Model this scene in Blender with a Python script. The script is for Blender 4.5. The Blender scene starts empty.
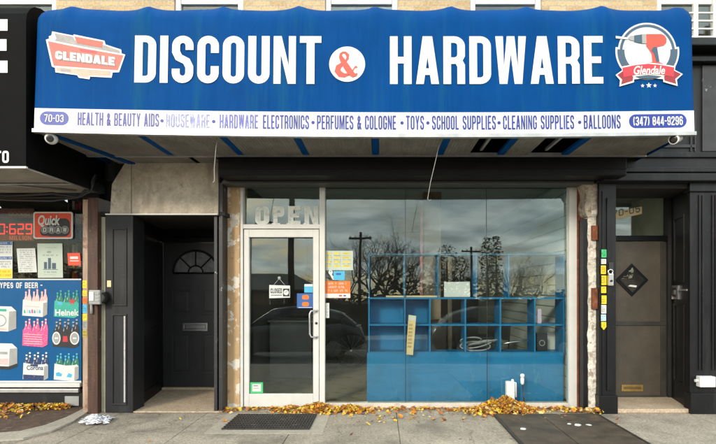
import bpy, bmesh, math, random
from mathutils import Vector, Matrix
from mathutils.geometry import tessellate_polygon
R = math.radians
random.seed(7)
SC = bpy.context.scene
COL = SC.collection

# ------------------------------------------------------------------ camera
CY, CZ, FP = -6.1, 1.5, 477.0            # camera y, camera height, focal length in photo pixels
VX, VY = 380.0, 290.0                    # vanishing point in the photo
cam = bpy.data.objects.new('camera', bpy.data.cameras.new('camera'))
COL.objects.link(cam)
cam.location = (0, CY, CZ)
cam.rotation_euler = (R(90), 0, 0)
cam.data.lens = 36 * FP / 716
cam.data.sensor_width = 36
cam.data.shift_x = (358 - VX) / 716
cam.data.shift_y = (VY - 222) / 716
cam.data.clip_start = 0.05
cam.data.clip_end = 600
SC.camera = cam

# ------------------------------------------------------------------ light
SUN_EL, SUN_AZ = 23, -26                 # azimuth measured from behind the camera, negative = from the left
world = bpy.data.worlds.new('World'); SC.world = world
world.use_nodes = True
wn, wl = world.node_tree.nodes, world.node_tree.links
wn.clear()
def N(nodes, typ, **kw):
    n = nodes.new(typ)
    for k, v in kw.items():
        if k.startswith('i_'):
            key = k[2:]
            key = int(key) if key.isdigit() else key.replace('_', ' ')
            n.inputs[key].default_value = v
        else:
            setattr(n, k, v)
    return n
out = N(wn, 'ShaderNodeOutputWorld')
bg = N(wn, 'ShaderNodeBackground', i_Strength=0.14)
sky = N(wn, 'ShaderNodeTexSky', sky_type='NISHITA', sun_disc=False)
sky.sun_elevation = R(SUN_EL)
sky.sun_rotation = R(180 - SUN_AZ)
sky.air_density = 1.3; sky.dust_density = 2.0
tc = N(wn, 'ShaderNodeTexCoord')
sep = N(wn, 'ShaderNodeSeparateXYZ'); wl.new(tc.outputs['Generated'], sep.inputs[0])
mx = N(wn, 'ShaderNodeMath', operation='MAXIMUM', i_1=0.0); wl.new(sep.outputs['Z'], mx.inputs[0])
ad = N(wn, 'ShaderNodeMath', operation='ADD', i_1=0.16); wl.new(mx.outputs[0], ad.inputs[0])
dx = N(wn, 'ShaderNodeMath', operation='DIVIDE'); wl.new(sep.outputs['X'], dx.inputs[0]); wl.new(ad.outputs[0], dx.inputs[1])
dy = N(wn, 'ShaderNodeMath', operation='DIVIDE'); wl.new(sep.outputs['Y'], dy.inputs[0]); wl.new(ad.outputs[0], dy.inputs[1])
cmb = N(wn, 'ShaderNodeCombineXYZ'); wl.new(dx.outputs[0], cmb.inputs[0]); wl.new(dy.outputs[0], cmb.inputs[1])
nz = N(wn, 'ShaderNodeTexNoise', i_Scale=1.7, i_Detail=10.0, i_Roughness=0.62, i_Distortion=0.5); wl.new(cmb.outputs[0], nz.inputs['Vector'])
cr = N(wn, 'ShaderNodeValToRGB'); cr.color_ramp.elements[0].position = 0.34; cr.color_ramp.elements[1].position = 0.52
wl.new(nz.outputs['Fac'], cr.inputs[0])
nz2 = N(wn, 'ShaderNodeTexNoise', i_Scale=2.6, i_Detail=6.0, i_Roughness=0.55, i_Distortion=0.4); wl.new(cmb.outputs[0], nz2.inputs['Vector'])
ccol = N(wn, 'ShaderNodeValToRGB')
ccol.color_ramp.elements[0].position = 0.35; ccol.color_ramp.elements[0].color = (9.0, 11, 12, 1)
ccol.color_ramp.elements[1].position = 0.68; ccol.color_ramp.elements[1].color = (23, 24, 23.5, 1)
wl.new(nz2.outputs['Fac'], ccol.inputs[0])
# cloud cover thins out to a warm clear band at the horizon
hz = N(wn, 'ShaderNodeMapRange', i_1=0.02, i_2=0.09, i_3=0.15, i_4=0.95); wl.new(sep.outputs['Z'], hz.inputs[0])
cov = N(wn, 'ShaderNodeMath', operation='MULTIPLY'); wl.new(cr.outputs['Color'], cov.inputs[0]); wl.new(hz.outputs[0], cov.inputs[1])
warm = N(wn, 'ShaderNodeMixRGB', i_2=(24, 19, 10.5, 1))
wf = N(wn, 'ShaderNodeMapRange', i_1=0.02, i_2=0.13, i_3=0.75, i_4=0.0); wl.new(sep.outputs['Z'], wf.inputs[0])
wl.new(wf.outputs[0], warm.inputs[0]); wl.new(sky.outputs[0], warm.inputs[1])
mixc = N(wn, 'ShaderNodeMixRGB')
wl.new(cov.outputs[0], mixc.inputs[0]); wl.new(warm.outputs[0], mixc.inputs[1]); wl.new(ccol.outputs[0], mixc.inputs[2])
wl.new(mixc.outputs[0], bg.inputs['Color']); wl.new(bg.outputs[0], out.inputs[0])

sl = bpy.data.lights.new('sun', 'SUN'); sl.energy = 2.1; sl.angle = R(9); sl.color = (1.0, 0.90, 0.76)
sun = bpy.data.objects.new('sun', sl); COL.objects.link(sun)
sun.rotation_euler = (R(90 - SUN_EL), 0, R(SUN_AZ))
sun.location = (-6, -14, 10)

SC.view_settings.view_transform = 'Standard'
SC.view_settings.look = 'None'
SC.view_settings.gamma = 1
SC.view_settings.use_curve_mapping = False
SC.view_settings.exposure = 0.25
SC.render.engine = 'CYCLES'
SC.cycles.max_bounces = 8
SC.cycles.transparent_max_bounces = 16
SC.cycles.sample_clamp_indirect = 6

# ------------------------------------------------------------------ helpers
def px(p, Y): return (p - VX) / FP * (Y - CY)
def pz(p, Y): return CZ + (VY - p) / FP * (Y - CY)

def M(name, col, rough=0.6, var=0.12, scale=5.0, bump=0.0, bscale=60.0, metal=0.0, spots=None, spots2=None, streak=None, spec=0.5, stretch=(1, 1, 1), fine=0.0):
    m = bpy.data.materials.new(name); m.use_nodes = True
    n, l = m.node_tree.nodes, m.node_tree.links
    b = n['Principled BSDF']
    b.inputs['Roughness'].default_value = rough; b.inputs['Metallic'].default_value = metal
    b.inputs['Specular IOR Level'].default_value = spec
    t = N(n, 'ShaderNodeTexCoord')
    mp = N(n, 'ShaderNodeMapping'); mp.inputs['Scale'].default_value = stretch
    l.new(t.outputs['Object'], mp.inputs[0])
    no = N(n, 'ShaderNodeTexNoise', i_Scale=scale, i_Detail=7.0, i_Roughness=0.62); l.new(mp.outputs[0], no.inputs['Vector'])
    mr = N(n, 'ShaderNodeMapRange', i_1=0.3, i_2=0.7); l.new(no.outputs['Fac'], mr.inputs[0])
    mi = N(n, 'ShaderNodeMixRGB', i_1=tuple(c * (1 - var) for c in col) + (1,), i_2=tuple(min(1, c * (1 + var)) for c in col) + (1,))
    l.new(mr.outputs[0], mi.inputs[0]); last = mi.outputs[0]
    if fine:
        nf = N(n, 'ShaderNodeTexNoise', i_Scale=38.0, i_Detail=6.0, i_Roughness=.75); l.new(t.outputs['Object'], nf.inputs['Vector'])
        mf = N(n, 'ShaderNodeMapRange', i_1=0.3, i_2=0.7, i_3=1 - fine, i_4=1 + fine); l.new(nf.outputs['Fac'], mf.inputs[0])
        mm = N(n, 'ShaderNodeMixRGB', blend_type='MULTIPLY', i_0=1.0); l.new(last, mm.inputs[1]); l.new(mf.outputs[0], mm.inputs[2]); last = mm.outputs[0]
    for s in (streak, spots, spots2):
        if not s: continue
        c2, sc, th, soft, amt = s[:5]; st = s[5] if len(s) > 5 else (1, 1, 1)
        mp2 = N(n, 'ShaderNodeMapping'); mp2.inputs['Scale'].default_value = st; mp2.inputs['Location'].default_value = (sc * .37, sc * .11, sc * .73)
        l.new(t.outputs['Object'], mp2.inputs[0])
        n2 = N(n, 'ShaderNodeTexNoise', i_Scale=sc, i_Detail=5.0, i_Roughness=0.65); l.new(mp2.outputs[0], n2.inputs['Vector'])
        m2 = N(n, 'ShaderNodeMapRange', i_1=th, i_2=th + soft, i_3=0.0, i_4=amt); l.new(n2.outputs['Fac'], m2.inputs[0])
        x2 = N(n, 'ShaderNodeMixRGB', i_2=tuple(c2) + (1,)); l.new(m2.outputs[0], x2.inputs[0]); l.new(last, x2.inputs[1]); last = x2.outputs[0]
    l.new(last, b.inputs['Base Color'])
    if bump:
        nb = N(n, 'ShaderNodeTexNoise', i_Scale=bscale, i_Detail=4.0); l.new(t.outputs['Object'], nb.inputs['Vector'])
        bu = N(n, 'ShaderNodeBump', i_Strength=bump, i_Distance=0.01); l.new(nb.outputs['Fac'], bu.inputs['Height'])
        l.new(bu.outputs[0], b.inputs['Normal'])
    return m

def glass(name, tint=(0.85, 0.9, 0.88), ior=1.75, dirt=0.02):
    m = bpy.data.materials.new(name); m.use_nodes = True
    n, l = m.node_tree.nodes, m.node_tree.links; n.clear()
    o = N(n, 'ShaderNodeOutputMaterial'); tr = N(n, 'ShaderNodeBsdfTransparent', i_Color=tint + (1,))
    gl = N(n, 'ShaderNodeBsdfGlossy', i_Roughness=0.0, i_Color=(.90, 1, .97, 1))
    fr = N(n, 'ShaderNodeFresnel', i_IOR=ior); mx = N(n, 'ShaderNodeMixShader')
    t = N(n, 'ShaderNodeTexCoord'); nb = N(n, 'ShaderNodeTexNoise', i_Scale=1.3, i_Detail=1.0); l.new(t.outputs['Object'], nb.inputs['Vector'])
    bu = N(n, 'ShaderNodeBump', i_Strength=0.05, i_Distance=0.02); l.new(nb.outputs['Fac'], bu.inputs['Height']); l.new(bu.outputs[0], gl.inputs['Normal'])
    l.new(fr.outputs[0], mx.inputs[0]); l.new(tr.outputs[0], mx.inputs[1]); l.new(gl.outputs[0], mx.inputs[2])
    # thin film of street dust
    df = N(n, 'ShaderNodeBsdfDiffuse', i_Color=(0.45, 0.42, 0.37, 1)); m2 = N(n, 'ShaderNodeMixShader')
    nd = N(n, 'ShaderNodeTexNoise', i_Scale=3.0, i_Detail=6.0); l.new(t.outputs['Object'], nd.inputs['Vector'])
    mr = N(n, 'ShaderNodeMapRange', i_1=0.4, i_2=0.8, i_3=dirt * .5, i_4=dirt * 3); l.new(nd.outputs['Fac'], mr.inputs[0])
    l.new(mr.outputs[0], m2.inputs[0]); l.new(mx.outputs[0], m2.inputs[1]); l.new(df.outputs[0], m2.inputs[2])
    l.new(m2.outputs[0], o.inputs[0])
    return m

def emit(name, col, strength):
    m = bpy.data.materials.new(name); m.use_nodes = True
    b = m.node_tree.nodes['Principled BSDF']
    b.inputs['Base Color'].default_value = col + (1,); b.inputs['Emission Color'].default_value = col + (1,)
    b.inputs['Emission Strength'].default_value = strength
    return m

class MB:
    """collects shapes into one mesh object"""
    def __init__(s): s.bm = bmesh.new()
    def _mi(s, faces, mi):
        if mi:
            for f in faces: f.material_index = mi
    def box(s, x0, x1, y0, y1, z0, z1, bev=0.0, mi=0):
        r = bmesh.ops.create_cube(s.bm, size=1); vs = r['verts']
        for v in vs:
            v.co = Vector((x0 if v.co.x < 0 else x1, y0 if v.co.y < 0 else y1, z0 if v.co.z < 0 else z1))
        fs = list({f for v in vs for f in v.link_faces})
        s._mi(fs, mi)
        if bev:
            es = list({e for v in vs for e in v.link_edges})
            r2 = bmesh.ops.bevel(s.bm, geom=es, offset=bev, segments=2, affect='EDGES', profile=0.6)
            s._mi(r2['faces'], mi)
        return s
    def poly(s, pts, mi=0):
        f = s.bm.faces.new([s.bm.verts.new(p) for p in pts]); f.material_index = mi; return s
    def prism(s, pts, d, mi=0):
        """closed polygon (list of 3D points) swept by vector d"""
        d = Vector(d); n = len(pts)
        a = [s.bm.verts.new(p) for p in pts]; b = [s.bm.verts.new(Vector(p) + d) for p in pts]
        fs = [s.bm.faces.new(a), s.bm.faces.new(b[::-1])]
        for i in range(n): fs.append(s.bm.faces.new((a[i], b[i], b[(i + 1) % n], a[(i + 1) % n])))
        s._mi(fs, mi); return s
    def xz(s, pts, y, d, mi=0): return s.prism([(x, y, z) for x, z in pts], (0, d, 0), mi)
    def flat(s, contours, fn, mi=0):
        """2-D contours with holes, filled and mapped through fn(x, z)"""
        pl = [[Vector((p[0], p[1], 0)) for p in c] for c in contours]
        tris = tessellate_polygon(pl); allp = [p for c in pl for p in c]
        vs = [s.bm.verts.new(fn(p.x, p.y)) for p in allp]
        for t in tris:
            try:
                f = s.bm.faces.new([vs[i] for i in t]); f.normal_update()
                if f.normal.y > 0: f.normal_flip()
                f.material_index = mi
            except ValueError: pass
        return s
    def tube(s, pts, r, seg=8, mi=0, cap=True):
        pts = [Vector(p) for p in pts]; rs = r if isinstance(r, (list, tuple)) else [r] * len(pts)
        rings = []; up = None
        for i, p in enumerate(pts):
            d = (pts[min(i + 1, len(pts) - 1)] - pts[max(i - 1, 0)]).normalized()
            if up is None: up = d.orthogonal().normalized()
            up = (up - d * up.dot(d)); up = up.normalized() if up.length > 1e-6 else d.orthogonal().normalized()
            w = d.cross(up)
            rings.append([s.bm.verts.new(p + (up * math.cos(a) + w * math.sin(a)) * rs[i]) for a in [2 * math.pi * k / seg for k in range(seg)]])
        fs = []
        for a, b in zip(rings, rings[1:]):
            for k in range(seg):
                f = s.bm.faces.new((a[k], a[(k + 1) % seg], b[(k + 1) % seg], b[k])); f.smooth = True; fs.append(f)
        if cap: fs.append(s.bm.faces.new(rings[0][::-1])); fs.append(s.bm.faces.new(rings[-1]))
        s._mi(fs, mi); return s
    def ring(s, c, axis, Rr, r, seg=28, sec=8, mi=0):
        c = Vector(c); ax = Vector(axis).normalized(); u = ax.orthogonal().normalized(); w = ax.cross(u); g = []
        for i in range(seg):
            a = 2 * math.pi * i / seg; d = u * math.cos(a) + w * math.sin(a)
            g.append([s.bm.verts.new(c + d * (Rr + r * math.cos(b)) + ax * r * math.sin(b)) for b in [2 * math.pi * k / sec for k in range(sec)]])
        fs = []
        for i in range(seg):
            for k in range(sec):
                f = s.bm.faces.new((g[i][k], g[(i + 1) % seg][k], g[(i + 1) % seg][(k + 1) % sec], g[i][(k + 1) % sec])); f.smooth = True; fs.append(f)
        s._mi(fs, mi); return s
    def lathe(s, prof, c, axis=(0, 0, 1), seg=20, mi=0):
        c = Vector(c); ax = Vector(axis).normalized(); u = ax.orthogonal().normalized(); w = ax.cross(u); g = []
        for r, h in prof:
            g.append([s.bm.verts.new(c + ax * h + (u * math.cos(a) + w * math.sin(a)) * max(r, 1e-4)) for a in [2 * math.pi * k / seg for k in range(seg)]])
        fs = []
        for a, b in zip(g, g[1:]):
            for k in range(seg):
                f = s.bm.faces.new((a[k], a[(k + 1) % seg], b[(k + 1) % seg], b[k])); f.smooth = True; fs.append(f)
        fs.append(s.bm.faces.new(g[0][::-1])); fs.append(s.bm.faces.new(g[-1]))
        s._mi(fs, mi); return s
    def build(s, name, mats, parent=None):
        me = bpy.data.meshes.new(name)
        bmesh.ops.recalc_face_normals(s.bm, faces=s.bm.faces[:]) if not getattr(s, 'keep', False) else None
        s.bm.to_mesh(me); s.bm.free()
        for m in (mats if isinstance(mats, (list, tuple)) else [mats]): me.materials.append(m)
        o = bpy.data.objects.new(name, me); COL.objects.link(o)
        if parent:
            o.parent = parent
            if parent.type == 'EMPTY': o.location = -parent.location
        return o

def thing(name, label, cat, loc=(0, 0, 0), group=None):
    o = bpy.data.objects.new(name, None); COL.objects.link(o); o.location = loc; o.empty_display_size = 0.1
    o['label'] = label; o['category'] = cat
    if group: o['group'] = group
    return o
def tag(o, label, cat, group=None):
    o['label'] = label; o['category'] = cat
    if group: o['group'] = group
    return o
def struct(o): o['kind'] = 'structure'; return o
def dup(root, loc, label=None):
    r = root.copy(); COL.objects.link(r); r.location = loc
    if label: r['label'] = label
    for ch in list(root.children):
        c = ch.copy(); COL.objects.link(c); c.parent = r
        for g in ch.children:
            d = g.copy(); COL.objects.link(d); d.parent = c
    return r

# ---- a condensed grotesque alphabet drawn from outlines
def arc(cx, cy, rx, ry, a0, a1, n=7):
    return [(cx + rx * math.cos(R(a0 + (a1 - a0) * i / n)), cy + ry * math.sin(R(a0 + (a1 - a0) * i / n))) for i in range(n + 1)]
def rr(x0, y0, x1, y1, r, n=6):
    if not isinstance(r, (list, tuple)): r = [r] * 4
    o = []
    for (cx, cy, a), q in zip(((x0, y0, 180), (x1, y0, 270), (x1, y1, 0), (x0, y1, 90)), r):
        sx = 1 if cx == x0 else -1; sy = 1 if cy == y0 else -1
        o += [(cx, cy)] if q <= 0 else arc(cx + sx * q, cy + sy * q, q, q, a, a + 90, n)
    return o
def ribbon(pts, s):
    n = len(pts); L, Rr = [], []
    for i, (x, y) in enumerate(pts):
        def nrm(a, b):
            dx, dy = b[0] - a[0], b[1] - a[1]; q = math.hypot(dx, dy) or 1; return (-dy / q, dx / q)
        n0 = nrm(pts[max(i - 1, 0)], pts[max(i, 1)]); n1 = nrm(pts[min(i, n - 2)], pts[min(i + 1, n - 1)])
        mx_, my_ = n0[0] + n1[0], n0[1] + n1[1]; q = math.hypot(mx_, my_) or 1; mx_ /= q; my_ /= q
        k = min(1 / max(mx_ * n0[0] + my_ * n0[1], 0.3), 1.8) * s / 2
        L.append((x + mx_ * k, y + my_ * k)); Rr.append((x - mx_ * k, y - my_ * k))
    return [L + Rr[::-1]]
def glyph(ch, w, s):
    h = s / 2; r = min(w / 2, 0.24); ri = max(r - s, 0.025); t = s * 0.92
    q = w / 2 - h                       # centreline radius
    ry = min(q * 1.05, .24)
    top = lambda a0, a1: arc(w / 2, 1 - h - ry, q, ry, a0, a1, 10)
    bot = lambda a0, a1: arc(w / 2, h + ry, q, ry, a0, a1, 10)
    if ch == ' ': return [], w * .55
    if ch in 'O0': return [rr(0, 0, w, 1, r), rr(s, t, w - s, 1 - t, ri)], w
    if ch == 'D': return [rr(0, 0, w, 1, [0, r, r, 0]), rr(s, t, w - s, 1 - t, [0, ri, ri, 0])], w
    if ch == 'C': return ribbon([(w - h, .64)] + top(0, 180) + bot(180, 360) + [(w - h, .36)], s), w
    if ch == 'G': return ribbon([(w - h, .66)] + top(0, 180) + bot(180, 360) + [(w - h, .5)], s) + [[(w * .52, .5 - s * .8), (w - s, .5 - s * .8), (w - s, .5), (w * .52, .5)]], w
    if ch == 'S': return ribbon([(w - h, .70)] + top(0, 180) + [(h, .66), (w * .32, .54), (w * .68, .46), (w - h, .34)] + bot(0, -180) + [(h, .30)], s), w
    if ch == 'U': return ribbon([(h, 1)] + bot(180, 360) + [(w - h, 1)], s), w
    if ch == 'I': return [[(0, 0), (s, 0), (s, 1), (0, 1)]], s
    if ch == 'T': return [[(w / 2 - h, 0), (w / 2 + h, 0), (w / 2 + h, 1 - t), (w, 1 - t), (w, 1), (0, 1), (0, 1 - t), (w / 2 - h, 1 - t)]], w
    if ch == 'H': return [[(0, 0), (s, 0), (s, .5 - t / 2), (w - s, .5 - t / 2), (w - s, 0), (w, 0), (w, 1), (w - s, 1), (w - s, .5 + t / 2), (s, .5 + t / 2), (s, 1), (0, 1)]], w
    if ch == 'L': w *= .85; return [[(0, 0), (w, 0), (w, t), (s, t), (s, 1), (0, 1)]], w
    if ch == 'E': w *= .88; return [[(0, 0), (w, 0), (w, t), (s, t), (s, .5 - t / 2), (w * .9, .5 - t / 2), (w * .9, .5 + t / 2), (s, .5 + t / 2), (s, 1 - t), (w, 1 - t), (w, 1), (0, 1)]], w
    if ch == 'F': w *= .86; return [[(0, 0), (s, 0), (s, .5 - t / 2), (w * .9, .5 - t / 2), (w * .9, .5 + t / 2), (s, .5 + t / 2), (s, 1 - t), (w, 1 - t), (w, 1), (0, 1)]], w
    if ch == 'N': w *= 1.04; return [[(0, 0), (s * .9, 0), (s * .9, .62), (w - s, 0), (w, 0), (w, 1), (w - s * .9, 1), (w - s * .9, .38), (s, 1), (0, 1)]], w
    if ch == 'M': w *= 1.32; return [[(0, 0), (s * .9, 0), (s * .9, .66), (w / 2 - s * .35, 0), (w / 2 + s * .35, 0), (w - s * .9, .66), (w - s * .9, 0), (w, 0), (w, 1), (w - s * 1.2, 1), (w / 2, .36), (s * 1.2, 1), (0, 1)]], w
    if ch == 'W': w *= 1.42; a = w * .27; return [[(0, 1), (a - s * .55, 0), (a + s * .45, 0), (w / 2, .62), (w - a - s * .45, 0), (w - a + s * .55, 0), (w, 1), (w - s, 1), (w - a - s * .02, .36), (w / 2 + s * .5, 1), (w / 2 - s * .5, 1), (a + s * .02, .36), (s, 1)]], w
    if ch == 'A':
        w *= 1.06; k = w / 2 - s * .62; oi = lambda y: w / 2 + .62 * s + (1 - y) * k - s
        ya = 1 - max(0.0, (s * .38)) / k if k else .9
        return [[(0, 0), (s, 0), (w - oi(.19), .19), (oi(.19), .19), (w - s, 0), (w, 0), (w / 2 + .62 * s, 1), (w / 2 - .62 * s, 1)], [(w - oi(.19 + t), .19 + t), (oi(.19 + t), .19 + t), (w / 2, ya)]], w
    if ch in 'RP':
        o = [(0, 0), (s, 0), (s, .42)]
        if ch == 'R': o += [(w - s - .03, .42), (w - s, .36), (w - s, .0), (w, 0), (w, .40), (w - .045, .49), (w, .58)]
        else: o += arc(w - r, .42 + r * .8, r, r * .8, 270, 360)
        o += arc(w - r, 1 - r, r, r, 0, 90) + [(0, 1)]
        return [o, rr(s, .42 + t, w - s, 1 - t, [0, ri, ri, 0])], w
    if ch == 'B':
        r *= .8; ri = max(r - s, .02)
        o = [(0, 0)] + arc(w - r, r, r, r, 270, 360) + [(w, .42), (w - .05, .515), (w, .60)] + arc(w - r, 1 - r, r, r, 0, 90) + [(0, 1)]
        return [o, rr(s, t, w - s, .515 - t / 2, [0, ri, ri, 0]), rr(s, .515 + t / 2, w - s, 1 - t, [0, ri, ri, 0])], w
    if ch == 'Y': w *= 1.05; return [[(w / 2 - h, 0), (w / 2 + h, 0), (w / 2 + h, .42), (w, 1), (w - s, 1), (w / 2, .6), (s, 1), (0, 1), (w / 2 - h, .42)]], w
    if ch == '2': return ribbon([(h, .68)] + top(180, 0) + [(w - h, .62), (h, .2), (h, h), (w, h)], s), w
    if ch == '3': return ribbon([(h, .74)] + top(180, 0) + [(w - h, .6), (w * .5, .5), (w - h, .4)] + bot(0, -180) + [(h, .28)], s), w
    if ch == '4': a, b = w * .88 - s, w * .88; return [[(0, .2), (a, .2), (a, 0), (b, 0), (b, .2), (w, .2), (w, .34), (b, .34), (b, 1), (a - .03, 1), (0, .36)], [(s * .95, .34), (a, .34), (a, .78)]], w
    if ch == '5': return ribbon([(w, 1 - h), (h, 1 - h), (h, .57), (w * .6, .6), (w - h, .5)] + bot(0, -180) + [(h, .28)], s), w
    if ch in '69':
        g = ribbon([(w - h, .70)] + top(0, 180) + bot(180, 360) + [(w - h, .46), (w - h - .03, .52), (w * .6, .565), (s + .025, .55)], s)
        return ([[(w - x, 1 - y) for x, y in c] for c in g] if ch == '9' else g), w
    if ch == '7': return [[(w * .2, 0), (w * .2 + s, 0), (w, 1 - t), (w, 1), (0, 1), (0, 1 - t), (w - s, 1 - t)]], w
    if ch == '8': return [rr(0, 0, w, 1, r), rr(s, t, w - s, .5 - t / 2, ri), rr(s, .5 + t / 2, w - s, 1 - t, ri)], w
    if ch == '-': return [[(0, .42), (w * .6, .42), (w * .6, .42 + t), (0, .42 + t)]], w * .6
    if ch == '(': return ribbon(arc(w * .75, .5, w * .6, .62, 130, 230, 8), s * .9), w * .5
    if ch == ')': return [[(w * .5 - x, y) for x, y in c] for c in ribbon(arc(w * .75, .5, w * .6, .62, 130, 230, 8), s * .9)], w * .5
    if ch == ':': return [rr(0, .2, s, .2 + s, .01), rr(0, .7, s, .7 + s, .01)], s
    if ch == '&':
        return ribbon([(w, 0), (w * .22, .70), (w * .22, .84), (w * .42, 1 - h), (w * .66, .86), (w * .64, .70), (w * .16, .40), (h, .26), (w * .2, h), (w * .45, h), (w * .9, .46)], s * .9), w
    if ch == '/': return [[(0, 0), (s * .8, 0), (w * .8, 1), (w * .8 - s * .8, 1)]], w * .8
    return [rr(0, 0, w, 1, 0)], w
def run(text, w=.42, s=.16, gap=.08):
    x = 0; o = []
    for ch in text:
        g, a = glyph(ch, w, s)
        o.append([[(p[0] + x, p[1]) for p in c] for c in g]); x += a + gap
    return o, x - gap
def write(mb, text, x0, x1, z0, z1, fn, w=.42, s=.16, gap=.08, mi=0, slant=0.0, rise=0.0):
    g, W = run(text, w, s, gap); k = (x1 - x0) / W; H = z1 - z0
    def f(x, y): return fn(x0 + x * k + slant * y * H, z0 + y * H + rise * x / W)
    for ch, c in zip(text, g):
        if ch == '&':                    # a crossing stroke: each stretch lies a hair above the one before
            q = c[0]; n = len(q) // 2
            for i in range(n - 1):
                def f2(x, y, i=i):
                    a = f(x, y); return (a[0], a[1] - .0003 * i, a[2])
                mb.flat([[q[i], q[i + 1], q[-2 - i], q[-1 - i]]], f2, mi)
        elif ch == 'G':
            for part in c: mb.flat([part], f, mi)
        elif c: mb.flat(c, f, mi)
def bfont(text, offset=0.0, shear=0.0):
    cu = bpy.data.curves.new('lettering', 'FONT'); cu.body = text; cu.offset = offset; cu.shear = shear; cu.resolution_u = 3
    o = bpy.data.objects.new('lettering', cu); COL.objects.link(o)
    bpy.context.view_layer.update()
    e = o.evaluated_get(bpy.context.evaluated_depsgraph_get()); me = e.to_mesh()
    vs = [tuple(v.co) for v in me.vertices]; fs = [tuple(p.vertices) for p in me.polygons]
    e.to_mesh_clear(); bpy.data.objects.remove(o); bpy.data.curves.remove(cu)
    return vs, fs
def bwrite(mb, text, x0, x1, z0, z1, fn, offset=0.0, shear=0.0, mi=0, rise=0.0):
    vs, fs = bfont(text, offset, shear)
    ax = min(v[0] for v in vs); bx = max(v[0] for v in vs); ay = min(v[1] for v in vs); by = max(v[1] for v in vs)
    nv = []
    for v in vs:
        u = (v[0] - ax) / (bx - ax); w = (v[1] - ay) / (by - ay)
        nv.append(mb.bm.verts.new(fn(x0 + u * (x1 - x0), z0 + w * (z1 - z0) + rise * u)))
    for f in fs:
        try:
            q = mb.bm.faces.new([nv[i] for i in f]); q.normal_update()
            if q.normal.y > 0: q.normal_flip()
            q.material_index = mi
        except ValueError: pass
def plane_at(Y): return lambda x, z: (x, Y, z)
def P(pts, Y): return [(px(a, Y), pz(b, Y)) for a, b in pts]

# ------------------------------------------------------------------ materials
m_blue_vinyl = M('blue_vinyl', (0.0, 0.048, 0.188), .6, .10, 2.5, bump=.15, bscale=7, streak=((0.006, 0.085, 0.16), 2.4, .54, .18, .65, (2.6, 1, .12)), spots=((0.35, .42, .5), 55, .755, .03, .6), spec=.05)
m_white_vinyl = M('white_vinyl', (.60, .60, .62), .45, .05, 3, streak=((.55, .54, .56), 4, .55, .3, .4, (2, 1, .2)))
m_letter_white = M('letter_white', (.63, .62, .60), .45, .04, 6, spots=((.55, .55, .55), 30, .7, .05, .4))
m_ink_blue = M('ink_blue', (.004, .02, .22), .5, .25, 8)
m_ink_violet = M('ink_violet', (.035, .04, .25), .5, .25, 10)
m_ink_mid = M('ink_mid', (.08, .09, .34), .5, .3, 10, spots=((.42, .43, .6), 22, .57, .1, .7))
m_ink_faded = M('ink_faded', (.22, .23, .44), .5, .3, 12, spots=((.58, .58, .66), 25, .53, .12, .8))
m_salmon = M('salmon', (.58, .062, .036), .5, .08, 6)
m_salmon_pale = M('salmon_pale', (.52, .085, .058), .5, .15, 9, spots=((.60, .20, .15), 14, .57, .2, .5))
m_grey_print = M('grey_print', (.24, .225, .215), .5, .25, 14)
m_tan_print = M('tan_print', (.44, .30, .22), .5, .2, 10)
m_skyblue_print = M('skyblue_print', (.45, .62, .80), .5, .1)
m_slate_print = M('slate_print', (.035, .075, .12), .5, .1)
m_red_print = M('red_print', (.50, .025, .04), .5, .1)
m_dark_red = M('dark_red', (.26, .012, .018), .5, .1)
m_offwhite_print = M('offwhite_print', (.56, .59, .64), .5, .03)
m_black_print = M('black_print', (.012, .012, .014), .5, .1)
m_soffit = M('soffit_metal', (.19, .178, .158), .6, .25, 3, streak=((.12, .11, .095), 4.0, .5, .2, .6, (1, .3, 1)), spots=((.08, .07, .06), 3.0, .55, .2, .6), fine=.18, spec=.2)
def ribs(m):
    n, l = m.node_tree.nodes, m.node_tree.links; b = n['Principled BSDF']; t = N(n, 'ShaderNodeTexCoord')
    w = N(n, 'ShaderNodeTexWave', wave_type='BANDS', bands_direction='X', i_Scale=9.0, i_Distortion=0.0); l.new(t.outputs['Object'], w.inputs['Vector'])
    bu = N(n, 'ShaderNodeBump', i_Strength=.8, i_Distance=.012); l.new(w.outputs['Fac'], bu.inputs['Height']); l.new(bu.outputs[0], b.inputs['Normal'])
ribs(m_soffit)
m_alu = M('aluminium', (.42, .42, .42), .4, .2, 8, metal=.6)
m_black = M('black_paint', (.007, .0074, .0085), .42, .3, 4, bump=.12, bscale=30, spots=((.10, .10, .095), 45, .66, .05, .7), streak=((.035, .034, .033), 6, .55, .2, .6, (1, 1, .15)), spots2=((.45, .44, .42), 60, .765, .015, .9), spec=.3)
m_black_fresh = M('black_gloss_paint', (.007, .0073, .0085), .45, .25, 5, bump=.08, bscale=25, spots2=((.5, .5, .5), 60, .775, .01, .9), spec=.18)
m_near_black = M('near_black', (.012, .011, .010), .8, .3, 4)  # plain near-black for backings, frames and the deli room
m_black_vinyl = M('black_vinyl', (.004, .004, .0045), .6, .2, 5, spots=((.09, .09, .09), 50, .74, .03, .7), spec=.05)
m_charcoal = M('charcoal_panel', (.013, .0135, .0155), .5, .25, 3, bump=.1, bscale=50, spots=((.10, .10, .095), 38, .67, .05, .6), streak=((.055, .055, .054), 5, .55, .25, .5, (1.5, 1, .2)), spots2=((.4, .4, .4), 45, .77, .01, .8), spec=.3)
m_stone = M('beige_stone', (.46, .40, .315), .75, .28, 4, bump=.2, bscale=45, streak=((.19, .155, .115), 3, .47, .25, .8, (1, 1, .35)), spots=((.09, .08, .07), 7, .60, .12, .6), spots2=((.56, .52, .46), 14, .64, .06, .6), fine=.2)
m_white_alu = M('white_aluminium', (.60, .59, .56), .4, .06, 5, streak=((.48, .45, .40), 7, .58, .2, .5, (1, 1, .25)), spots=((.30, .25, .2), 40, .72, .04, .6))
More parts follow.
